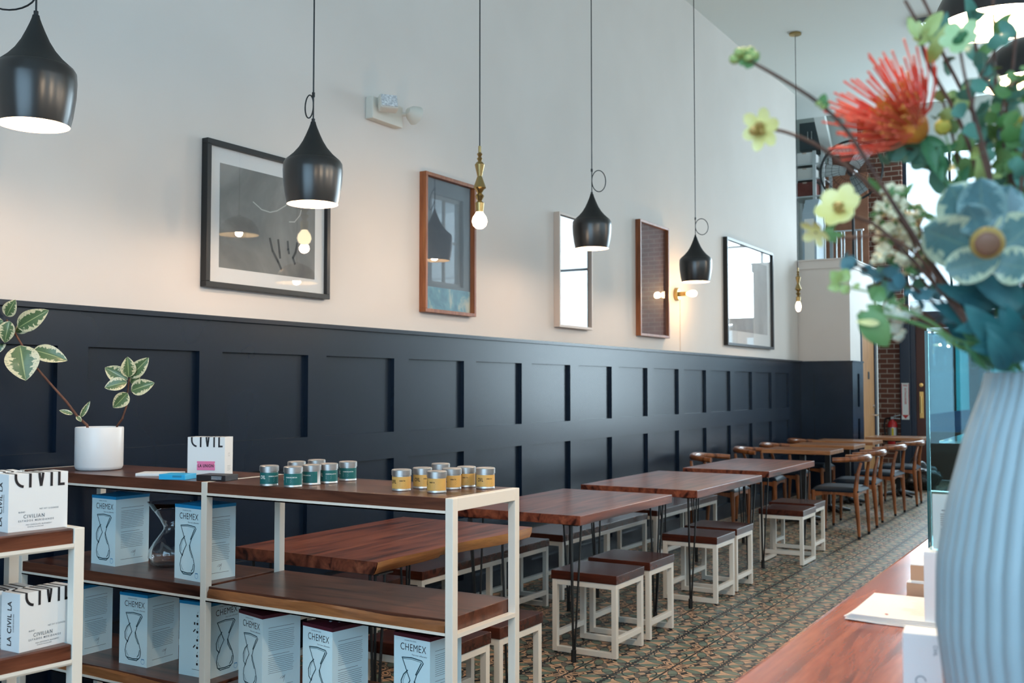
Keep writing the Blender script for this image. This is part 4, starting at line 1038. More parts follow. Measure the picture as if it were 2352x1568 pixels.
for i in range(5):
    t = thing('menu', ['bottom paper menu, its curled corner sticking out toward the camera','second paper menu from the bottom of the pile','middle paper menu in the pile','second paper menu from the top of the pile','topmost cream paper menu with a small red mark'][i], 'menu', (1.93+.003*i, .315, 1.0005+i*.0022), R(-8+2.2*i+(4 if i == 0 else 0)), 'paper menus piled on the counter')
    b = MB(); hh = lambda u, v, o: Vector(((u-.5)*.21, (v-.5)*.22, o+.006*max(0, (v-.75))*(1-u)*(1.2 if i < 4 else .8)))
    b.grid(lambda u, v: hh(u, v, .0018), 8, 8); b.grid(lambda u, v: hh(u, v, .0004), 8, 8); bmesh.ops.bridge_loops(b.bm, edges=[e for e in b.bm.edges if len(e.link_faces) == 1])
    b.build('sheet', pr_mat('cream_paper_%d' % i, (.80,.78,.75), .7), t)
    if i == 4:
        p = MB(); fz = lambda x, y: Vector((x, y, .0026)); r3 = random.Random(2)
        for q in range(9): quad2(p, lambda x, y: Vector((-.06+x, y, .0024)), .018*q*.8, .018*q*.8+.0016, -.07, .04-.02*r3.random())
        p.build('small_print', pr_mat('faint_print', (.52,.48,.46), .7), t)
        p = MB(); vs = [p.bm.verts.new((a-.08, c+.055, .0029)) for a, c in ((-.005,0),(0,-.004),(.005,0),(0,.004))]; p.bm.faces.new(vs); p.build('red_mark', M['red'], t)
for i in range(2):
    t = thing('card_pack', ['lower small boxed pack on the counter beyond the menus', 'upper small boxed pack with a plain white top'][i], 'box', (2.13, .318-.004*i, 1.0+.034*i), R(-3+4*i), 'small boxed packs on the counter')
    MB().box(-.06, .06, -.055, .052, 0, .0335, .001).build('carton', M['card'], t)
    MB().box(-.0606, -.02, .022, .0526, .003, .031).build('brown_end', pr_mat('kraft_card_%d' % i, (.42,.26,.17), .7), t)
    p = MB(); quad2(p, lambda x, y: Vector((-.0607, x, y)), -.012, -.002, .009, .018); p.build('printed_mark', M['ink_grey'], t)
pp = at(2113, 1455, 1.22)
t = thing('card_box', 'slim white box with a ring emblem at the foot of the vase', 'box', (pp.x+.02, pp.y, 1.0), R(6))
hz = pp.z-1.0
MB().box(-.02, .02, -.0215, .0215, 0, hz, .0012).build('carton', M['card'], t)
p = MB(); fx2 = lambda x, y: Vector((-.0206, -x, y)); stroke(p, fx2, [(-.002+.0055*math.cos(q*math.pi/6), hz*.5+.0055*math.sin(q*math.pi/6)) for q in range(11)], .0011); add_text(p, 'CIVIL', lambda x, y: Vector((-.0206, -.0125-y, hz-.012-x)), .006, .9, 1, 0, 0, bold=.01); p.build('printed_mark', M['ink_grey'], t)

# ------------------------------------------------------------ vase and flowers
VX, VY = 1.09, .029
t = thing('ribbed_vase', 'big white ribbed vase on the counter, full of flowers', 'vase', (VX, VY, 1.0))
prof = [(.080,.0),(.088,.004),(.110,.05),(.128,.10),(.1345,.128),(.1400,.175),(.1385,.235),(.1275,.295),(.1115,.355),(.0965,.395),(.0925,.413)]
b = MB(); NS = 52*8
def smooth_prof(pr_, n=26):
    out = []
    for i in range(n+1):
        z = pr_[0][1]+(pr_[-1][1]-pr_[0][1])*i/n
        for (a, c) in zip(pr_[:-1], pr_[1:]):
            if a[1] <= z <= c[1]+1e-9: out.append((a[0]+(c[0]-a[0])*(z-a[1])/(c[1]-a[1]), z)); break
    return out
rings = []
for r, z in smooth_prof(prof): rings.append([b.bm.verts.new(((r-.0035+.0035*abs(math.cos(26*2*math.pi*q/NS)))*math.cos(2*math.pi*q/NS), (r-.0035+.0035*abs(math.cos(26*2*math.pi*q/NS)))*math.sin(2*math.pi*q/NS), z)) for q in range(NS)])
for r, z in ((.086,.413),(.090,.36),(.115,.25),(.10,.10),(.07,.02)): rings.append([b.bm.verts.new((r*math.cos(2*math.pi*q/NS), r*math.sin(2*math.pi*q/NS), z)) for q in range(NS)])
for a, c in zip(rings[:-1], rings[1:]):
    for q in range(NS): b.bm.faces.new((a[q], a[(q+1)%NS], c[(q+1)%NS], c[q]))
b.bm.faces.new(rings[0][::-1]); b.bm.faces.new(rings[-1])
b.build('body', M['vase'], t, True, 70)

def two(name, a, b_, rough=.5, sc=25): return varied(name, a, b_, sc, rough)
G = dict(eu=two('eucalyptus_leaf', (.045,.16,.12), (.11,.26,.19)), teal=two('dark_teal_leaf', (.012,.075,.085), (.03,.14,.14)), green=two('fresh_green_leaf', (.08,.19,.05), (.18,.30,.11)),
         yg=two('yellow_green_bract', (.28,.36,.09), (.44,.50,.20)), cream=two('cream_blossom', (.80,.70,.44), (.92,.84,.62)), yel=two('pale_yellow_petal', (.78,.66,.22), (.92,.82,.42)), pale=two('pale_teal_petal', (.13,.23,.21), (.34,.38,.26), .5, 16),
         blue=two('blue_grey_leaf', (.07,.18,.21), (.15,.28,.29)), red=two('red_stamen', (.75,.06,.035), (.85,.16,.09)), orange=two('orange_stamen', (.62,.17,.03), (.75,.30,.05)), white=pr_mat('white_berry', (.75,.76,.62), .5), gold=pr_mat('gold_disc', (.40,.24,.06), .4), brown=two('brown_seed_disc', (.20,.09,.05), (.30,.13,.10)), dkgreen=two('dark_green_leaf', (.03,.12,.05), (.06,.18,.07)))
ROOT = Vector((VX, VY, 1.10))
fr = random.Random(11)
VIEW = lambda p: (Vector((0,0,EYE))-p).normalized()
def rnd_dir(r): return Vector((r.uniform(-1,1), r.uniform(-1,1), r.uniform(-1,1)))
def stem_thing(name, label, cat, pts, d, r=.0024, m=None, group=None, mouth=None):
    """pts: outer tip first, in picture pixels at depth d; runs down into the vase"""
    P = [at(x, y, d if not isinstance(d, (list, tuple)) else d[i]) for i, (x, y) in enumerate(pts)]
    a = (VX+(mouth[0] if mouth else fr.uniform(-.05,.0)), VY+(mouth[1] if mouth else fr.uniform(-.03,.05)))
    P += [Vector((a[0], a[1], 1.425)), Vector((VX+(a[0]-VX)*-.5, VY+(a[1]-VY)*-.5, 1.06))]
    t = thing(name, label, cat, P[-1], 0, group); o = P[-1]
    Q = [P[0]]                                       # smooth the path
    for i in range(len(P)-1):
        p0 = P[max(i-1,0)]; p1 = P[i]; p2 = P[i+1]; p3 = P[min(i+2, len(P)-1)]
        for s_ in (.25,.5,.75,1.0):
            u = s_; Q.append(.5*((2*p1)+(p2-p0)*u+(2*p0-5*p1+4*p2-p3)*u*u+(3*p1-p0-3*p2+p3)*u**3))
    n = len(Q); s = MB(); s.tube([q-o for q in Q], [r*(.55+.45*i/n) for i in range(n)], 8); s.build('stem', m or M['twig'], t, True)
    return t, o, Q
def petals(t, o, c, nrm, L, n, m, wid=.7, cup=.35, wave=0, name='petals', rot=0, jit=.1):
    nrm = Vector(nrm).normalized(); a = nrm.cross(Vector((0,.2,1))).normalized(); b_ = nrm.cross(a); s = MB()
    for i in range(n):
        q = 2*math.pi*i/n+rot+fr.uniform(-jit, jit); dirv = (a*math.cos(q)+b_*math.sin(q))
        leaf_geo(s, c-o, c-o+dirv*L*fr.uniform(.9,1.1)+nrm*L*cup, L*wid, nrm, -.08, .06, 12, 6, 1.35, wave, .5)
    return s.build(name, m, t, True, 180)
def blobs(s, o, pts, r, rr):
    for p in pts:
        q = r*rr.uniform(.7,1.25); mt = Matrix.Translation(p-o) @ Matrix.Diagonal((q,q,q*rr.uniform(.7,1),1))
        bmesh.ops.create_icosphere(s.bm, subdivisions=2, radius=1, matrix=mt)
def discs(s, o, cs, r, rr, face=.6):
    for c in cs:
        nrm = (VIEW(c)*face+rnd_dir(rr)*.7).normalized(); a = nrm.cross(rnd_dir(rr)).normalized(); L = r*rr.uniform(.75,1.25)
        leaf_geo(s, c-o-a*L, c-o+a*L, L*2.0, nrm, .06, .05, 6, 4, .9)

PXM = lambda px, d: px*d/F
# hellebore buds on the long upper branch
d = .92
t, o, Q = stem_thing('hellebore_stem', 'longest upper branch reaching out with yellow-green bud cluster at its tip', 'flower', [(1722,140),(1790,178),(1880,236),(1945,300),(2000,385),(2060,480),(2150,620),(2240,760)], d, .0028)
s = MB(); c = at(1712,128,d); blobs(s, o, [at(1712+fr.uniform(-16,22), 128+fr.uniform(-12,12), d+fr.uniform(-.01,.01)) for i in range(12)], .0042, fr); blobs(s, o, [at(1687,136,d), at(1880,238,d), at(1890,246,d)], .004, fr); s.build('buds', G['yg'], t, True)
s = MB(); [leaf_geo(s, at(1722,140,d)-o, at(1722+dx,140+dy,d)-o, .010, VIEW(c)) for dx, dy in ((-22,-22),(4,-32),(22,-20),(-34,-4),(-8,18))]; leaf_geo(s, at(1885,242,d)-o, at(1895,215,d)-o, .008, VIEW(c)); leaf_geo(s, at(1885,242,d)-o, at(1905,238,d)-o, .008, VIEW(c)); s.build('bracts', G['green'], t, True)
# side facing pale flower
t, o, Q = stem_thing('hellebore_stem', 'branch with pale yellow flower seen edge-on, below the long upper branch', 'flower', [(1752,296),(1800,302),(1870,330),(1930,372),(1990,420),(2080,520),(2180,660),(2260,770)], d+.02, .0027)
c = at(1748,295,d+.02); nrm = (at(1700,300,d)-c).normalized()+VIEW(c)*.10
petals(t, o, c, nrm, PXM(52,d), 6, G['yel'], .62, .05); s = MB(); blobs(s, o, [c+nrm*.004+rnd_dir(fr)*.004 for i in range(10)], .0035, fr); s.build('flower_centre', G['gold'], t, True)
# big pale yellow flower
t, o, Q = stem_thing('hellebore_stem', 'stem with the open pale yellow flower left of the white blossoms', 'flower', [(1928,478),(1965,498),(2015,520),(2090,590),(2180,690),(2260,780)], .90, .0026)
c = at(1928,476,.90); petals(t, o, c, VIEW(c)+Vector((0,.35,.55)), PXM(58,.9), 6, G['yel'], .74, .22); s = MB(); blobs(s, o, [c+VIEW(c)*.006+rnd_dir(fr)*.0035 for i in range(16)], .0024, fr); s.build('flower_centre', G['gold'], t, True)
t, o, Q = stem_thing('hellebore_stem', 'stem with small drooping yellow-green flower below the open yellow one', 'flower', [(1872,532),(1905,538),(1950,546),(2040,543),(2120,600),(2200,700),(2270,790)], .90, .0022, M['stem'])
c = at(1874,534,.90); petals(t, o, c, (at(1850,560,.9)-c).normalized()+VIEW(c)*.5, PXM(40,.9), 5, G['yel'], .6, .15); s = MB(); [leaf_geo(s, at(1890,536,.9)-o, at(1890+a_, 536+b_, .9)-o, .006, VIEW(c)) for a_, b_ in ((30,-22),(34,20),(50,4))]; s.build('bracts', G['green'], t, True)
# pincushion
dp = .98
t, o, Q = stem_thing('pincushion_flower', 'red and orange spiky pincushion bloom leaning left above the bouquet', 'flower', [(2098,300),(2130,338),(2170,410),(2210,500),(2250,620),(2290,760)], dp, .0042, G['dkgreen'])
c = at(2098,296,dp); ax = (at(2022,238,dp-.02)-c).normalized(); a_ = ax.cross(VIEW(c)).normalized(); b2 = ax.cross(a_)
for nm, m, n, l0, l1, sp0, sp1, r_ in (('inner_stamens', G['orange'], 110, 75, 110, .05, .85, .0009), ('outer_stamens', G['red'], 170, 110, 175, .30, 1.0, .0008)):
    s = MB()
    for i in range(n):
        q = fr.uniform(0, 2*math.pi); sp_ = fr.uniform(sp0, sp1); L = PXM(fr.uniform(l0, l1), dp)
        dv = (ax*math.cos(sp_)+(a_*math.cos(q)+b2*math.sin(q))*math.sin(sp_)); lift = ax*L*.16*sp_
        st = c-o+dv*PXM(14,dp); s.tube([st, st+dv*L*.4-lift*.6, st+dv*L*.75, st+dv*L+lift], [r_*1.1, r_, r_*.9, r_*1.3], 5, True)
    s.build(nm, m, t, True)
s = MB(); s.lathe([(0,-.012),(.010,-.010),(.016,0),(.018,.010),(.012,.022),(0,.028)], 16, M=Matrix.Translation(c-o) @ ax.to_track_quat('Z','Y').to_matrix().to_4x4()); s.build('flower_head', G['orange'], t, True)
s = MB()
for b_, q, w in (((2120,318),(2172,330),26),((2120,320),(2150,400),30),((2150,370),(2165,420),22),((2140,350),(2200,330),22),((2170,410),(2160,330),26),((2210,470),(2170,440),30),((2185,440),(2225,380),30)): leaf_geo(s, at(*b_,dp)-o, at(*q,dp-.01)-o, PXM(w,dp), VIEW(c)+rnd_dir(fr)*.3)
s.build('leaves', G['dkgreen'], t, True, 180)
# upper right green hellebore
t, o, Q = stem_thing('hellebore_stem', 'stem with pale green dark-centred flower under the big dome lamps', 'flower', [(2202,92),(2215,170),(2240,270),(2275,400),(2300,560),(2320,740)], .90, .0022)
c = at(2204,88,.90); petals(t, o, c, VIEW(c)+Vector((.1,.1,.6)), PXM(46,.9), 5, two('pale_green_petal', (.36,.52,.22), (.56,.66,.42)), .8, .25); s = MB(); blobs(s, o, [c+rnd_dir(fr)*.003 for i in range(8)], .004, fr); s.build('flower_centre', G['dkgreen'], t, True)
# bare twigs
TW_ = [([(2078,0),(2110,60),(2122,120),(2150,180),(2200,270),(2240,380),(2280,560),(2320,740)], .95, 'dark twig curving in from the top edge, left of the green flower', 12),
       ([(2105,-30),(2140,40),(2160,110),(2210,210),(2262,330),(2290,520),(2330,740)], 1.0, 'dark twig passing behind the green dark-centred flower', 8),
       ([(2280,-30),(2283,60),(2286,160),(2290,260),(2300,400),(2320,600),(2345,760)], 1.02, 'straight dark twig rising before the big dome lamp', 6),
       ([(2335,70),(2325,170),(2310,260),(2318,330),(2330,480),(2350,640),(2370,780)], .98, 'knotty dark twig near the right side of the bouquet', 10),
       ([(2225,-20),(2232,60),(2258,170),(2300,250),(2322,400),(2345,560),(2375,760)], 1.06, 'thin leafy twig bending right across the big dome lamp', 8),
       ([(2368,300),(2352,360),(2345,460),(2352,560),(2370,700)], .93, 'short thick twig at the far right of the bouquet', 8)]
for pts, dd, lb, nl in TW_:
    t, o, Q = stem_thing('leafy_twig', lb, 'branch', pts, dd, .0026)
    s = MB(); n = len(Q)
    for i in range(nl):
        b_ = Q[int(fr.uniform(.03,.6)*n)]; e = b_+rnd_dir(fr)*.02+Vector((0,0,.01)); leaf_geo(s, b_-o, e-o, .013, VIEW(b_)+rnd_dir(fr)*.4)
    s.build('leaves', G[fr.choice(['green','eu','yg'])], t, True, 180)
# round leaved eucalyptus
def euc(label, pts, dd, nl, m, rpx, spread, lo=.0, hi=.62):
    t, o, Q = stem_thing('eucalyptus_branch', label, 'branch', pts, dd, .0020)
    s = MB(); n = len(Q); cs = []
    for i in range(nl):
        b_ = Q[int((lo+(hi-lo)*i/nl)*n)]; cs.append(b_+rnd_dir(fr)*PXM(spread, dd))
    discs(s, o, cs, PXM(rpx, dd), fr); s.build('leaves', m, t, True, 180)
euc('eucalyptus branch with round green leaves at the upper right of the bouquet', [(2290,110),(2265,150),(2240,205),(2235,270),(2262,380),(2300,520),(2330,720)], .93, 20, G['eu'], 20, 26)
euc('eucalyptus branch with round leaves beside the second dome lamp', [(2352,180),(2320,200),(2300,260),(2305,330),(2325,470),(2350,640)], .96, 22, G['green'], 18, 30)
euc('blue-grey eucalyptus sprig hanging out lowest on the left', [(1962,604),(1990,620),(2030,640),(2080,650),(2150,700),(2230,770),(2290,820)], .94, 30, G['blue'], 17, 24, 0, .75)
euc('blue-grey eucalyptus sprig just under the white blossoms', [(2010,655),(2040,625),(2080,630),(2130,660),(2200,730),(2270,800)], .99, 28, G['eu'], 16, 28, 0, .7)
euc('teal eucalyptus branch behind the pincushion bloom', [(2050,352),(2090,342),(2130,360),(2170,410),(2220,520),(2280,690)], 1.0, 22, G['eu'], 24, 22, 0, .45)
euc('dense eucalyptus branch filling the right edge above the pale blossom', [(2370,230),(2345,300),(2330,380),(2335,470),(2350,600),(2370,740)], .95, 50, G['green'], 20, 36, 0, .7)
euc('small leaved green branch between blossoms and twigs', [(2165,230),(2185,300),(2200,370),(2215,440),(2250,560),(2300,720)], 1.0, 44, G['green'], 14, 30, 0, .6)
euc('teal eucalyptus branch right behind the pale blossom', [(2300,320),(2290,400),(2290,480),(2300,580),(2330,720)], 1.02, 26, G['teal'], 22, 40, 0, .9)
# white blossom sprays
def spray(label, pts, dd, n, box, m, r, lab='blossoms'):
    t, o, Q = stem_thing('blossom_spray', label, 'flower', pts, dd, .0018, M['stem'])
    s = MB(); cs = []
    for i in range(n):
        x = fr.uniform(box[0], box[2]); y = fr.uniform(box[1], box[3]); c = at(x+(y-box[1])*.06, y, dd+fr.uniform(-.02,.02)); cs.append(c)
        for q in range(4): cs.append(c+rnd_dir(fr)*.0045)
    blobs(s, o, cs, r, fr); s.build(lab, m, t, True)
    s = MB(); 
    for c in cs[::7]:
        e = c+rnd_dir(fr)*.014; leaf_geo(s, c-o, e-o, .007, VIEW(c)+rnd_dir(fr)*.4)
    s.build('leaves', G['green'], t, True, 180)
spray('spray of creamy white blossom left of the window, top of the white mass', [(2040,430),(2060,470),(2085,530),(2130,620),(2200,720),(2270,790)], .95, 26, (2010,425,2080,500), G['cream'], .0032)
spray('spray of creamy white blossom directly above the blue-grey sprigs', [(2035,540),(2060,570),(2100,620),(2170,700),(2260,790)], .97, 30, (2008,500,2090,605), G['cream'], .0036)
spray('spray of creamy blossom nearest the pale blossom petals', [(2100,480),(2115,530),(2130,600),(2190,700),(2270,790)], .99, 20, (2070,450,2120,640), G['cream'], .0030)
spray('drooping spray of white berries under the bouquet at left', [(2028,735),(2060,728),(2110,732),(2170,760),(2240,800),(2290,830)], .95, 9, (2015,700,2068,768), G['white'], .0042, 'berries')
spray('second berry spray close to the top of the display case', [(2060,700),(2090,705),(2130,725),(2200,775),(2280,830)], .98, 6, (2045,690,2110,745), G['white'], .0036, 'berries')
# yellow-green bracts lower left
t, o, Q = stem_thing('hellebore_stem', 'thin stem with two yellow-green buds before the end wall', 'flower', [(1925,652),(1960,662),(2000,672),(2060,700),(2140,740),(2230,790)], .90, .0016, G['green'])
s = MB(); [leaf_geo(s, at(*a_,.9)-o, at(*b_,.9)-o, PXM(w,.9), VIEW(at(*a_,.9))) for a_, b_, w in (((1930,648),(1908,622),30),((1930,648),(1948,618),32),((1930,655),(1900,662),26),((1932,656),(1950,672),24),((1960,664),(1975,650),14))]; s.build('bracts', G['yg'], t, True, 180)
t, o, Q = stem_thing('leafy_twig', 'broad dark green leaf with a yellow bract beside it, in front of the oak door', 'branch', [(1975,715),(2020,722),(2080,735),(2150,760),(2240,805)], .90, .0022, G['green'])
s = MB(); [leaf_geo(s, at(*a_,.9)-o, at(*b_,.9)-o, PXM(w,.9), VIEW(at(*a_,.9))+rnd_dir(fr)*.2) for a_, b_, w in (((1978,716),(2040,795),66),((2000,690),(2030,660),44),((1980,720),(1972,735),20),((2030,720),(1990,700),30))]; s.build('leaves', G['green'], t, True, 180)
s = MB(); leaf_geo(s, at(2020,742,.89)-o, at(1966,738,.89)-o, PXM(16,.9), VIEW(at(2020,742,.89))); s.build('bract', G['yel'], t, True, 180)
# large pale blossom with brown disc
t, o, Q = stem_thing('pale_blossom', 'large pale teal blossom with golden brown disc on the right', 'flower', [(2262,560),(2290,620),(2310,740)], [.855,.93,.95], .0045, G['dkgreen'], None, (-.02,.0))
PMAT = leaf_mat('pale_mottled_petal', (.11,.21,.20), (.50,.53,.36), .68, .12); PMAT2 = leaf_mat('blue_mottled_petal', (.09,.18,.19), (.20,.31,.30), .7, .1)
for k_, (b_, q, w, d0, d1) in enumerate([((2285,560),(2322,425),104,.90,.90),((2285,585),(2385,505),118,.885,.87),((2262,555),(2180,425),128,.895,.89),((2262,560),(2252,408),110,.885,.875),((2298,598),(2118,525),124,.875,.85),((2300,590),(2170,622),84,.865,.845),((2275,600),(2372,618),90,.87,.85),((2255,545),(2222,470),76,.86,.85)]):
    s = MB(); leaf_geo(s, at(*b_,d0)-o, at(*q,d1)-o, PXM(w,.87), VIEW(at(*b_,d0))+rnd_dir(fr)*.16, -.06, .05, 14, 8, 1.15, .07, .5); s.build('petal', PMAT2 if k_ in (0,3,7) else PMAT, t, True, 180)
s = MB(); mt = Matrix.Translation(at(2268,558,.825)-o) @ VIEW(c).to_track_quat('Z','Y').to_matrix().to_4x4(); s.lathe([(0,.004),(.0085,.0045),(.0118,.003),(.0132,.0),(.012,-.004),(0,-.006)], 32, M=mt); s.build('rim_disc', G['gold'], t, True, 80)
s = MB(); s.lathe([(0,.0062),(.006,.0058),(.0098,.0046),(.0098,.003),(0,.003)], 32, M=mt); s.build('seed_disc', G['brown'], t, True, 80)
# dark teal broad leaves above the vase mouth
t, o, Q = stem_thing('broad_leaf_branch', 'branch of broad dark teal leaves over the vase mouth', 'branch', [(2200,640),(2240,700),(2290,770)], .90, .0035, G['dkgreen'], None, (-.05,.02))
s = MB()
for b_, q, w, dd in (((2300,700),(2150,655),52,.90),((2290,740),(2140,700),60,.92),((2320,680),(2170,610),60,.90),((2330,760),(2190,760),56,.88),((2300,800),(2215,700),60,.87),((2352,700),(2230,640),70,.88),((2360,780),(2230,800),60,.87),((2340,660),(2280,600),60,.9),((2352,830),(2262,740),56,.86),((2290,650),(2180,720),50,.93),((2370,720),(2290,640),60,.9),((2260,800),(2170,740),44,.94),((2352,800),(2300,690),60,.88),((2310,850),(2270,760),50,.86),((2372,640),(2300,610),66,.9)):
    leaf_geo(s, at(*b_,dd)-o, at(*q,dd-.01)-o, PXM(w,dd), VIEW(at(*b_,dd))+rnd_dir(fr)*.45, .08, .15, 10, 6, .8, .05)
s.build('leaves', G['teal'], t, True, 180)
t, o, Q = stem_thing('broad_leaf_branch', 'branch of grey-green strap leaves hanging at the vase rim', 'branch', [(2240,700),(2270,760),(2300,810)], .93, .003, G['dkgreen'], None, (-.06,.03))
s = MB()
for i in range(22):
    x = fr.uniform(2275,2370); a_ = (x+fr.uniform(-8,20), 850+fr.uniform(-8,6)); b_ = (x-fr.uniform(10,110), fr.uniform(690,800)); dd = fr.uniform(.88,.96); leaf_geo(s, at(*a_,dd)-o, at(*b_,dd)-o, PXM(fr.uniform(8,22),dd), VIEW(at(*a_,dd))+rnd_dir(fr)*.5)
s.build('leaves', G['dkgreen'], t, True, 180)
# billy buttons
for (x, y, dd, lb) in [(2165,292,.97,'small round yellow flower right of the pincushion bloom'), (2282,428,.97,'small round yellow flower above the pale blossom'), (2330,275,1.0,'small round yellow flower near the second dome lamp')]:
    t, o, Q = stem_thing('button_flower', lb, 'flower', [(x,y),(x+20,y+60),(x*.5+1150,y*.5+360),(2310,760)], dd, .0014, G['green']); s = MB(); c = at(x,y,dd)
    mt = Matrix.Translation(c-o); bmesh.ops.create_icosphere(s.bm, subdivisions=3, radius=.0075, matrix=mt)
    for v in s.bm.verts: v.co += (v.co-(c-o)).normalized()*fr.uniform(-.0006,.0006)
    s.build('flower_head', two('button_yellow', (.45,.36,.05), (.60,.48,.10), .8, 90), t, True, 180)

# ------------------------------------------------------------ dome lamps over the counter
for i, (x, y, z, lb) in enumerate([(2.62,.38,2.62,'unseen dome lamp added for warm light, between the vase and the first lamp in view'), (1.44,.39,2.62,'unseen dome lamp added for warm light above the vase, nearest the camera'), (3.80,.366,2.62,'large dome lamp cut by the top edge, above the green dark-centred flower'), (4.80,.335,2.67,'second large dome lamp over the counter, lower right of the first'), (8.57,-1.30,3.14,'higher dome lamp beyond the counter, seen only in the horse photograph'), (8.50,-.345,2.53,'lower dome lamp beyond the counter, seen only as a reflection')]):  # first two are unseen extras, added to carry the warm light
    t = thing('dome_lamp', lb, 'lamp', (x, y, z), 0, 'dome lamps over the counter'); r = .20 if i < 4 else .23
    pf = [(r*math.cos(q*math.pi/2/12), r*.95*math.sin(q*math.pi/2/12)) for q in range(12)]+[(.02, r*.95)]
    MB().lathe(pf+[(.018,.23),(0,.23)], 48).build('shade', M['shade'], t, True, 60)
    MB().lathe([(a_-.004 if a_ > .03 else a_, b_-.003 if j else .0005) for j, (a_, b_) in enumerate(pf)]+[(0,r*.95-.003)], 48).build('shade_lining', M['shade_in'], t, True, 60)
    MB().lathe([(0,.035),(.025,.042),(.04,.07),(.035,.10),(.016,.13),(.014,.17)], 24).build('bulb', M['globe'], t, True, 80)
    MB().tube([(0,0,.22),(0,0,ZC-z)], .0035, 6).build('cord', M['black'], t, True)
    MB().lathe([(0,ZC-z),(.06,ZC-z),(.06,ZC-z-.02),(0,ZC-z-.025)], 24).build('ceiling_canopy', M['black'], t, True)
    lamp('bulb_light', (0,0,.02), 34 if i < 2 else 26, (1,.74,.50), .04, t)
q = atz(2130, 50, ZC)
t = thing('ceiling_grille', 'grey square grille on the ceiling behind the flower twigs', 'vent', (q.x, q.y, ZC)); b = MB(); b.box(-.16,.16,-.16,.16,-.05,0,.004); b.build('housing', M['grey'], t)
b = MB()
for i in range(7): b.box(-.14,.14,-.13+.04*i,-.115+.04*i,-.056,-.05)
b.build('slats', M['steel'], t)

# ------------------------------------------------------------ far end: extinguisher, sign, bag, loft
q = atx(2050, 985, XB-.09)
t = thing('fire_extinguisher', 'fire extinguisher hanging on the brick wall', 'fire extinguisher', (q.x, q.y, .47))
MB().lathe([(0,0),(.065,.004),(.072,.02),(.072,.34),(.06,.39),(.03,.41),(.022,.43),(0,.43)], 24).build('cylinder', M['red'], t, True, 50)
MB().lathe([(.0728,.12),(.0728,.31)], 24).build('label', M['tin'], t, True)
MB().box(-.0745,-.06,-.03,.0,.13,.30).build('yellow_label', pr_mat('yellow_label', (.7,.5,.03), .5), t)
b = MB(); b.box(-.03,.03,-.018,.018,.43,.47,.004); b.bar((0,-.02,.475),(0,-.13,.50), .022, .012); b.bar((0,-.02,.45),(0,-.11,.44), .022, .012); b.build('valve', M['steel'], t)
b = MB(); b.tube([(0,.02,.45),(-.01,.10,.44),(-.01,.12,.33),(-.01,.10,.15),(-.01,.09,.08)], .012); b.build('hose', M['plastic'], t, True)
t = thing('safety_sign', 'white and red downward arrow sign on the navy door post', 'sign', (XB-.122, 2.945, .90))
MB().box(-.004, 0, -.055, .055, 0, .55).build('board', M['card'], t)
p = MB(); fx = lambda x, y: Vector((-.0046, -x, y)); add_text(p, 'FIRE', fx, .038, .9, 1, 0, .50, bold=.02, align='CENTER'); add_text(p, 'EXTINGUISHER', lambda x, y: Vector((-.0046, -y+.010, .475-x)), .038, .95, 1, 0, 0, bold=.02)
p.bm.faces.new([p.bm.verts.new(fx(a_, b_)) for a_, b_ in ((-.05,.07),(.05,.07),(0,.012))]); quad2(p, fx, -.054, -.046, .07, .54); quad2(p, fx, .046, .054, .07, .54); p.build('red_print', M['red'], t)
q = atz(2103, 1140, .0)
t = thing('black_bag', 'black crumpled bag on the floor by the street door', 'bag', (15.0, 2.55, 0))
b = MB(); bmesh.ops.create_icosphere(b.bm, subdivisions=4, radius=1)
from mathutils import noise as MN
for v in b.bm.verts:
    k_ = 1+.28*MN.noise(v.co*2.2)+.10*MN.noise(v.co*6); v.co = Vector((v.co.x*.26*k_, v.co.y*.30*k_, max(0, .17+v.co.z*.19*k_)))
b.build('body', pr_mat('black_bag_film', (.012,.013,.015), .18), t, True, 180)
b = MB(); b.tube([(-.05,-.08,.33),(-.04,-.03,.43),(-.03,.04,.43),(-.05,.09,.32)], .012); b.build('handle', M['plastic'], t, True)

def P_(x, y, X_): return atx(x, y, X_)
fc = P_(1955, 392, 15.0)
t = thing('pedestal_fan', 'large black round fan standing in the loft', 'fan', (fc.x, fc.y, 2.72)); hz = fc.z-2.72; Rr = .43
MX = Matrix.Translation((0,0,hz)) @ Matrix.Rotation(math.pi/2, 4, 'Y')
b = MB()
for dz in (-.09, .09): b.tube([MX @ Vector((Rr*math.cos(q_*math.pi/24), Rr*math.sin(q_*math.pi/24), dz*.3)) for q_ in range(49)], .010, 6, False)
for rr_ in (.15,.25,.34):
    b.tube([MX @ Vector((rr_*math.cos(q_*math.pi/24), rr_*math.sin(q_*math.pi/24), -.10)) for q_ in range(49)], .0025, 4, False)
for i in range(36):
    a_ = i*math.pi/18; b.tube([MX @ Vector((.05*math.cos(a_), .05*math.sin(a_), -.10)), MX @ Vector((Rr*.85*math.cos(a_), Rr*.85*math.sin(a_), -.08)), MX @ Vector((Rr*math.cos(a_), Rr*math.sin(a_), -.02))], .002, 4, False)
b.build('cage', M['black'], t, True)
for i in range(3):
    a_ = R(90)+i*2*math.pi/3+R(6); s = MB(); ca, sa = math.cos(a_), math.sin(a_)
    s.grid(lambda u, v: MX @ Vector(((.07+u*.30)*ca-(v-.5)*(.14+.06*u)*sa, (.07+u*.30)*sa+(v-.5)*(.14+.06*u)*ca, (v-.5)*.08)), 6, 4)
    s.build('blade', M['steel'], t, True, 180)
MB().lathe([(0,-.07),(.05,-.06),(.06,0),(.07,.06),(.06,.16),(0,.18)], 24, M=MX).build('motor', M['plastic'], t, True)
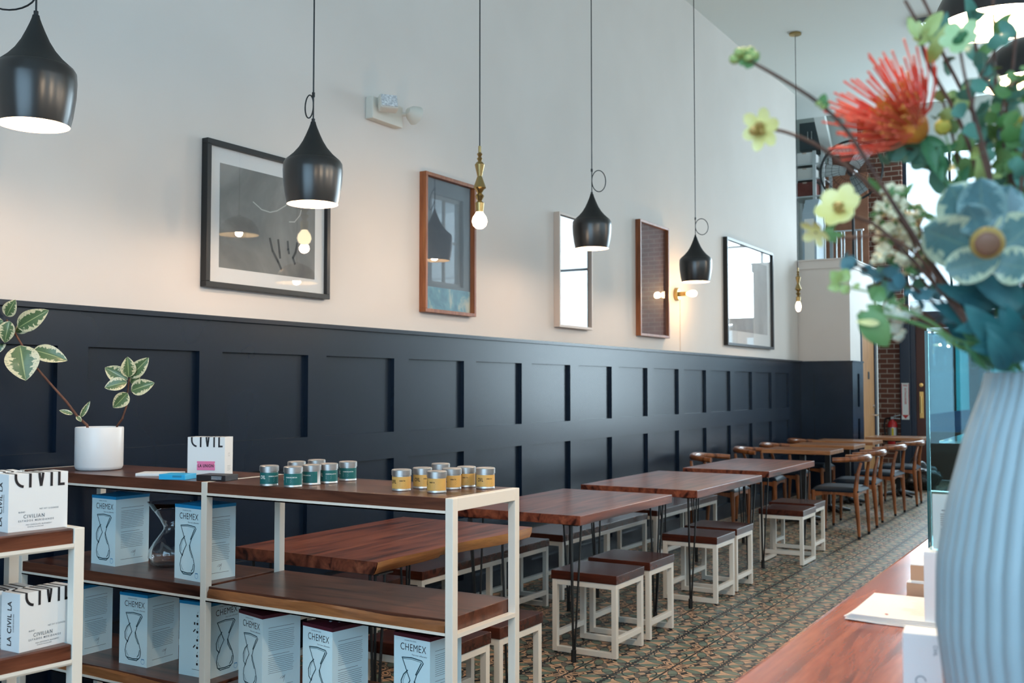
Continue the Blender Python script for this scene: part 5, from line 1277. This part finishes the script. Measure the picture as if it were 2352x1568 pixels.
b = MB(); b.tube([(.08,0,.02),(.08,0,hz-.03)], .02); b.lathe([(0,0),(.22,0),(.22,.02),(.03,.03),(0,.03)], 24, c=(.08,0,0)); b.build('stand', M['black'], t)

a_ = P_(1896, 530, 16.2); b_ = P_(1993, 395, 16.2)
t = thing('plywood_sheet', 'reddish plywood sheet leaning behind the fan', 'board', ((a_.x), (a_.y+b_.y)/2, 2.72)); MB().box(0, .02, -(a_.y-b_.y)/2, (a_.y-b_.y)/2, 0.0, b_.z-2.72).build('sheet', M['ply'], t)
a2 = P_(1903, 500, 16.35); b2_ = P_(1990, 350, 16.35)
t = thing('plywood_sheet', 'darker brown board behind the reddish plywood sheet', 'board', (a2.x, (a2.y+b2_.y)/2, 2.72)); MB().box(0, .02, -(a2.y-b2_.y)/2, (a2.y-b2_.y)/2, 0.0, b2_.z-2.72).build('sheet', varied('brown_board', (.16,.07,.045), (.20,.09,.06), 5, .7), t)
a_ = P_(1887, 342, 16.2); b_ = P_(1836, 284, 16.2)
t = thing('wall_cabinet', 'dark grey cabinet high on the loft wall', 'cabinet', (16.2, (a_.y+b_.y)/2, a_.z)); w_ = (b_.y-a_.y)/2; h_ = b_.z-a_.z
MB().box(0, .39, -w_, w_, 0, h_, .004).build('body', M['grey'], t); MB().box(-.018, 0, -w_+.01, w_-.01, .01, h_-.01, .003).build('door', pr_mat('dark_grey_door', (.06,.08,.09), .5), t)
b = MB(); b.bar((-.04,.03,h_*.35),(-.04,.03,h_*.65), .012); b.bar((-.04,-.03,h_*.35),(-.04,-.03,h_*.65), .012); b.bar((-.04,.03,h_*.4),(-.018,.03,h_*.4), .01); b.bar((-.04,-.03,h_*.4),(-.018,-.03,h_*.4), .01); b.build('handle', M['chrome'], t)
# rack with boxes
ra = P_(1893, 590, 15.4); rb = P_(1838, 590, 15.4); yw = (rb.y-ra.y)
t = thing('metal_rack', 'steel rack with boxes in the loft corner', 'rack', (15.4, ra.y, 2.72))
b = MB(); top = P_(1880, 345, 15.4).z-2.72
for yy_ in (0, yw*.36, yw*1.25):
    for xx in (0, .45): b.bar((xx, yy_, 0), (xx, yy_, top), .045)
b.build('post', M['steel'], t)
lev = [P_(1860, y_, 15.4).z-2.72 for y_ in (376, 410, 450)]+[.10]
for z_ in lev: MB().box(-.02, .47, 0, yw*1.27, z_-.02, z_).build('shelf', M['steel'], t)
for z_, hh_, m_, lb in ((lev[0], .18, M['card'], 'white box on the top level of the loft rack'), (lev[1], .17, M['white'], 'pale box on the second level of the loft rack'), (lev[2], .22, varied('dark_red_carton', (.16,.04,.03), (.20,.06,.05), 5, .7), 'dark red box on the third level of the loft rack')):
    t = thing('storage_box', lb, 'box', (15.62, ra.y+yw*.80, 2.72+z_), 0, 'boxes on the loft rack'); MB().box(-.19, .19, -yw*.38, yw*.38, 0, hh_, .003).build('carton', m_, t); MB().box(-.193, .193, -.03, .03, hh_-.02, hh_+.001).build('tape', M['frame_pale'], t)
a_ = P_(1876, 588, 14.5); b_ = P_(1842, 455, 14.5)
t = thing('utility_cabinet', 'pale blue-grey metal cabinet with sloping front in the loft', 'cabinet', (14.5, (a_.y+b_.y)/2, 2.72)); w_ = (b_.y-a_.y)/2; zz = b_.z-2.72
b = MB(); b.prism([(0,0),(.4,0),(.4,zz),(.18,zz),(0,zz-.22)], -w_, w_, Matrix(((1,0,0,0),(0,0,1,0),(0,1,0,0),(0,0,0,1)))); b.build('body', pr_mat('blue_grey_metal', (.36,.44,.50), .4), t); MB().box(-.01, 0, -w_+.03, w_-.03, .3, zz-.3, .003).build('panel', M['white'], t)
t = thing('steel_railing', 'row of thin steel bars behind the end wall parapet', 'railing', (15.22, 3.28, 2.72)); 
rl = [P_(x_, 560, 15.22).y-3.28 for x_ in (1921,1932,1939,1960,1967,1979)]; hz = P_(1950, 528, 15.22).z-2.72
b = MB(); b.box(-.015, .015, min(rl)-.03, max(rl)+.03, hz-.02, hz); b.build('top_rail', M['steel'], t)
for y_ in rl: MB().tube([(0,y_,0),(0,y_,hz-.02)], .011).build('bar', M['steel'], t, True)
struct('trim_9', MB().bar(P_(1876, 236, 14.98), P_(1902, 352, 16.35), .15, .15), M['ceiling'])
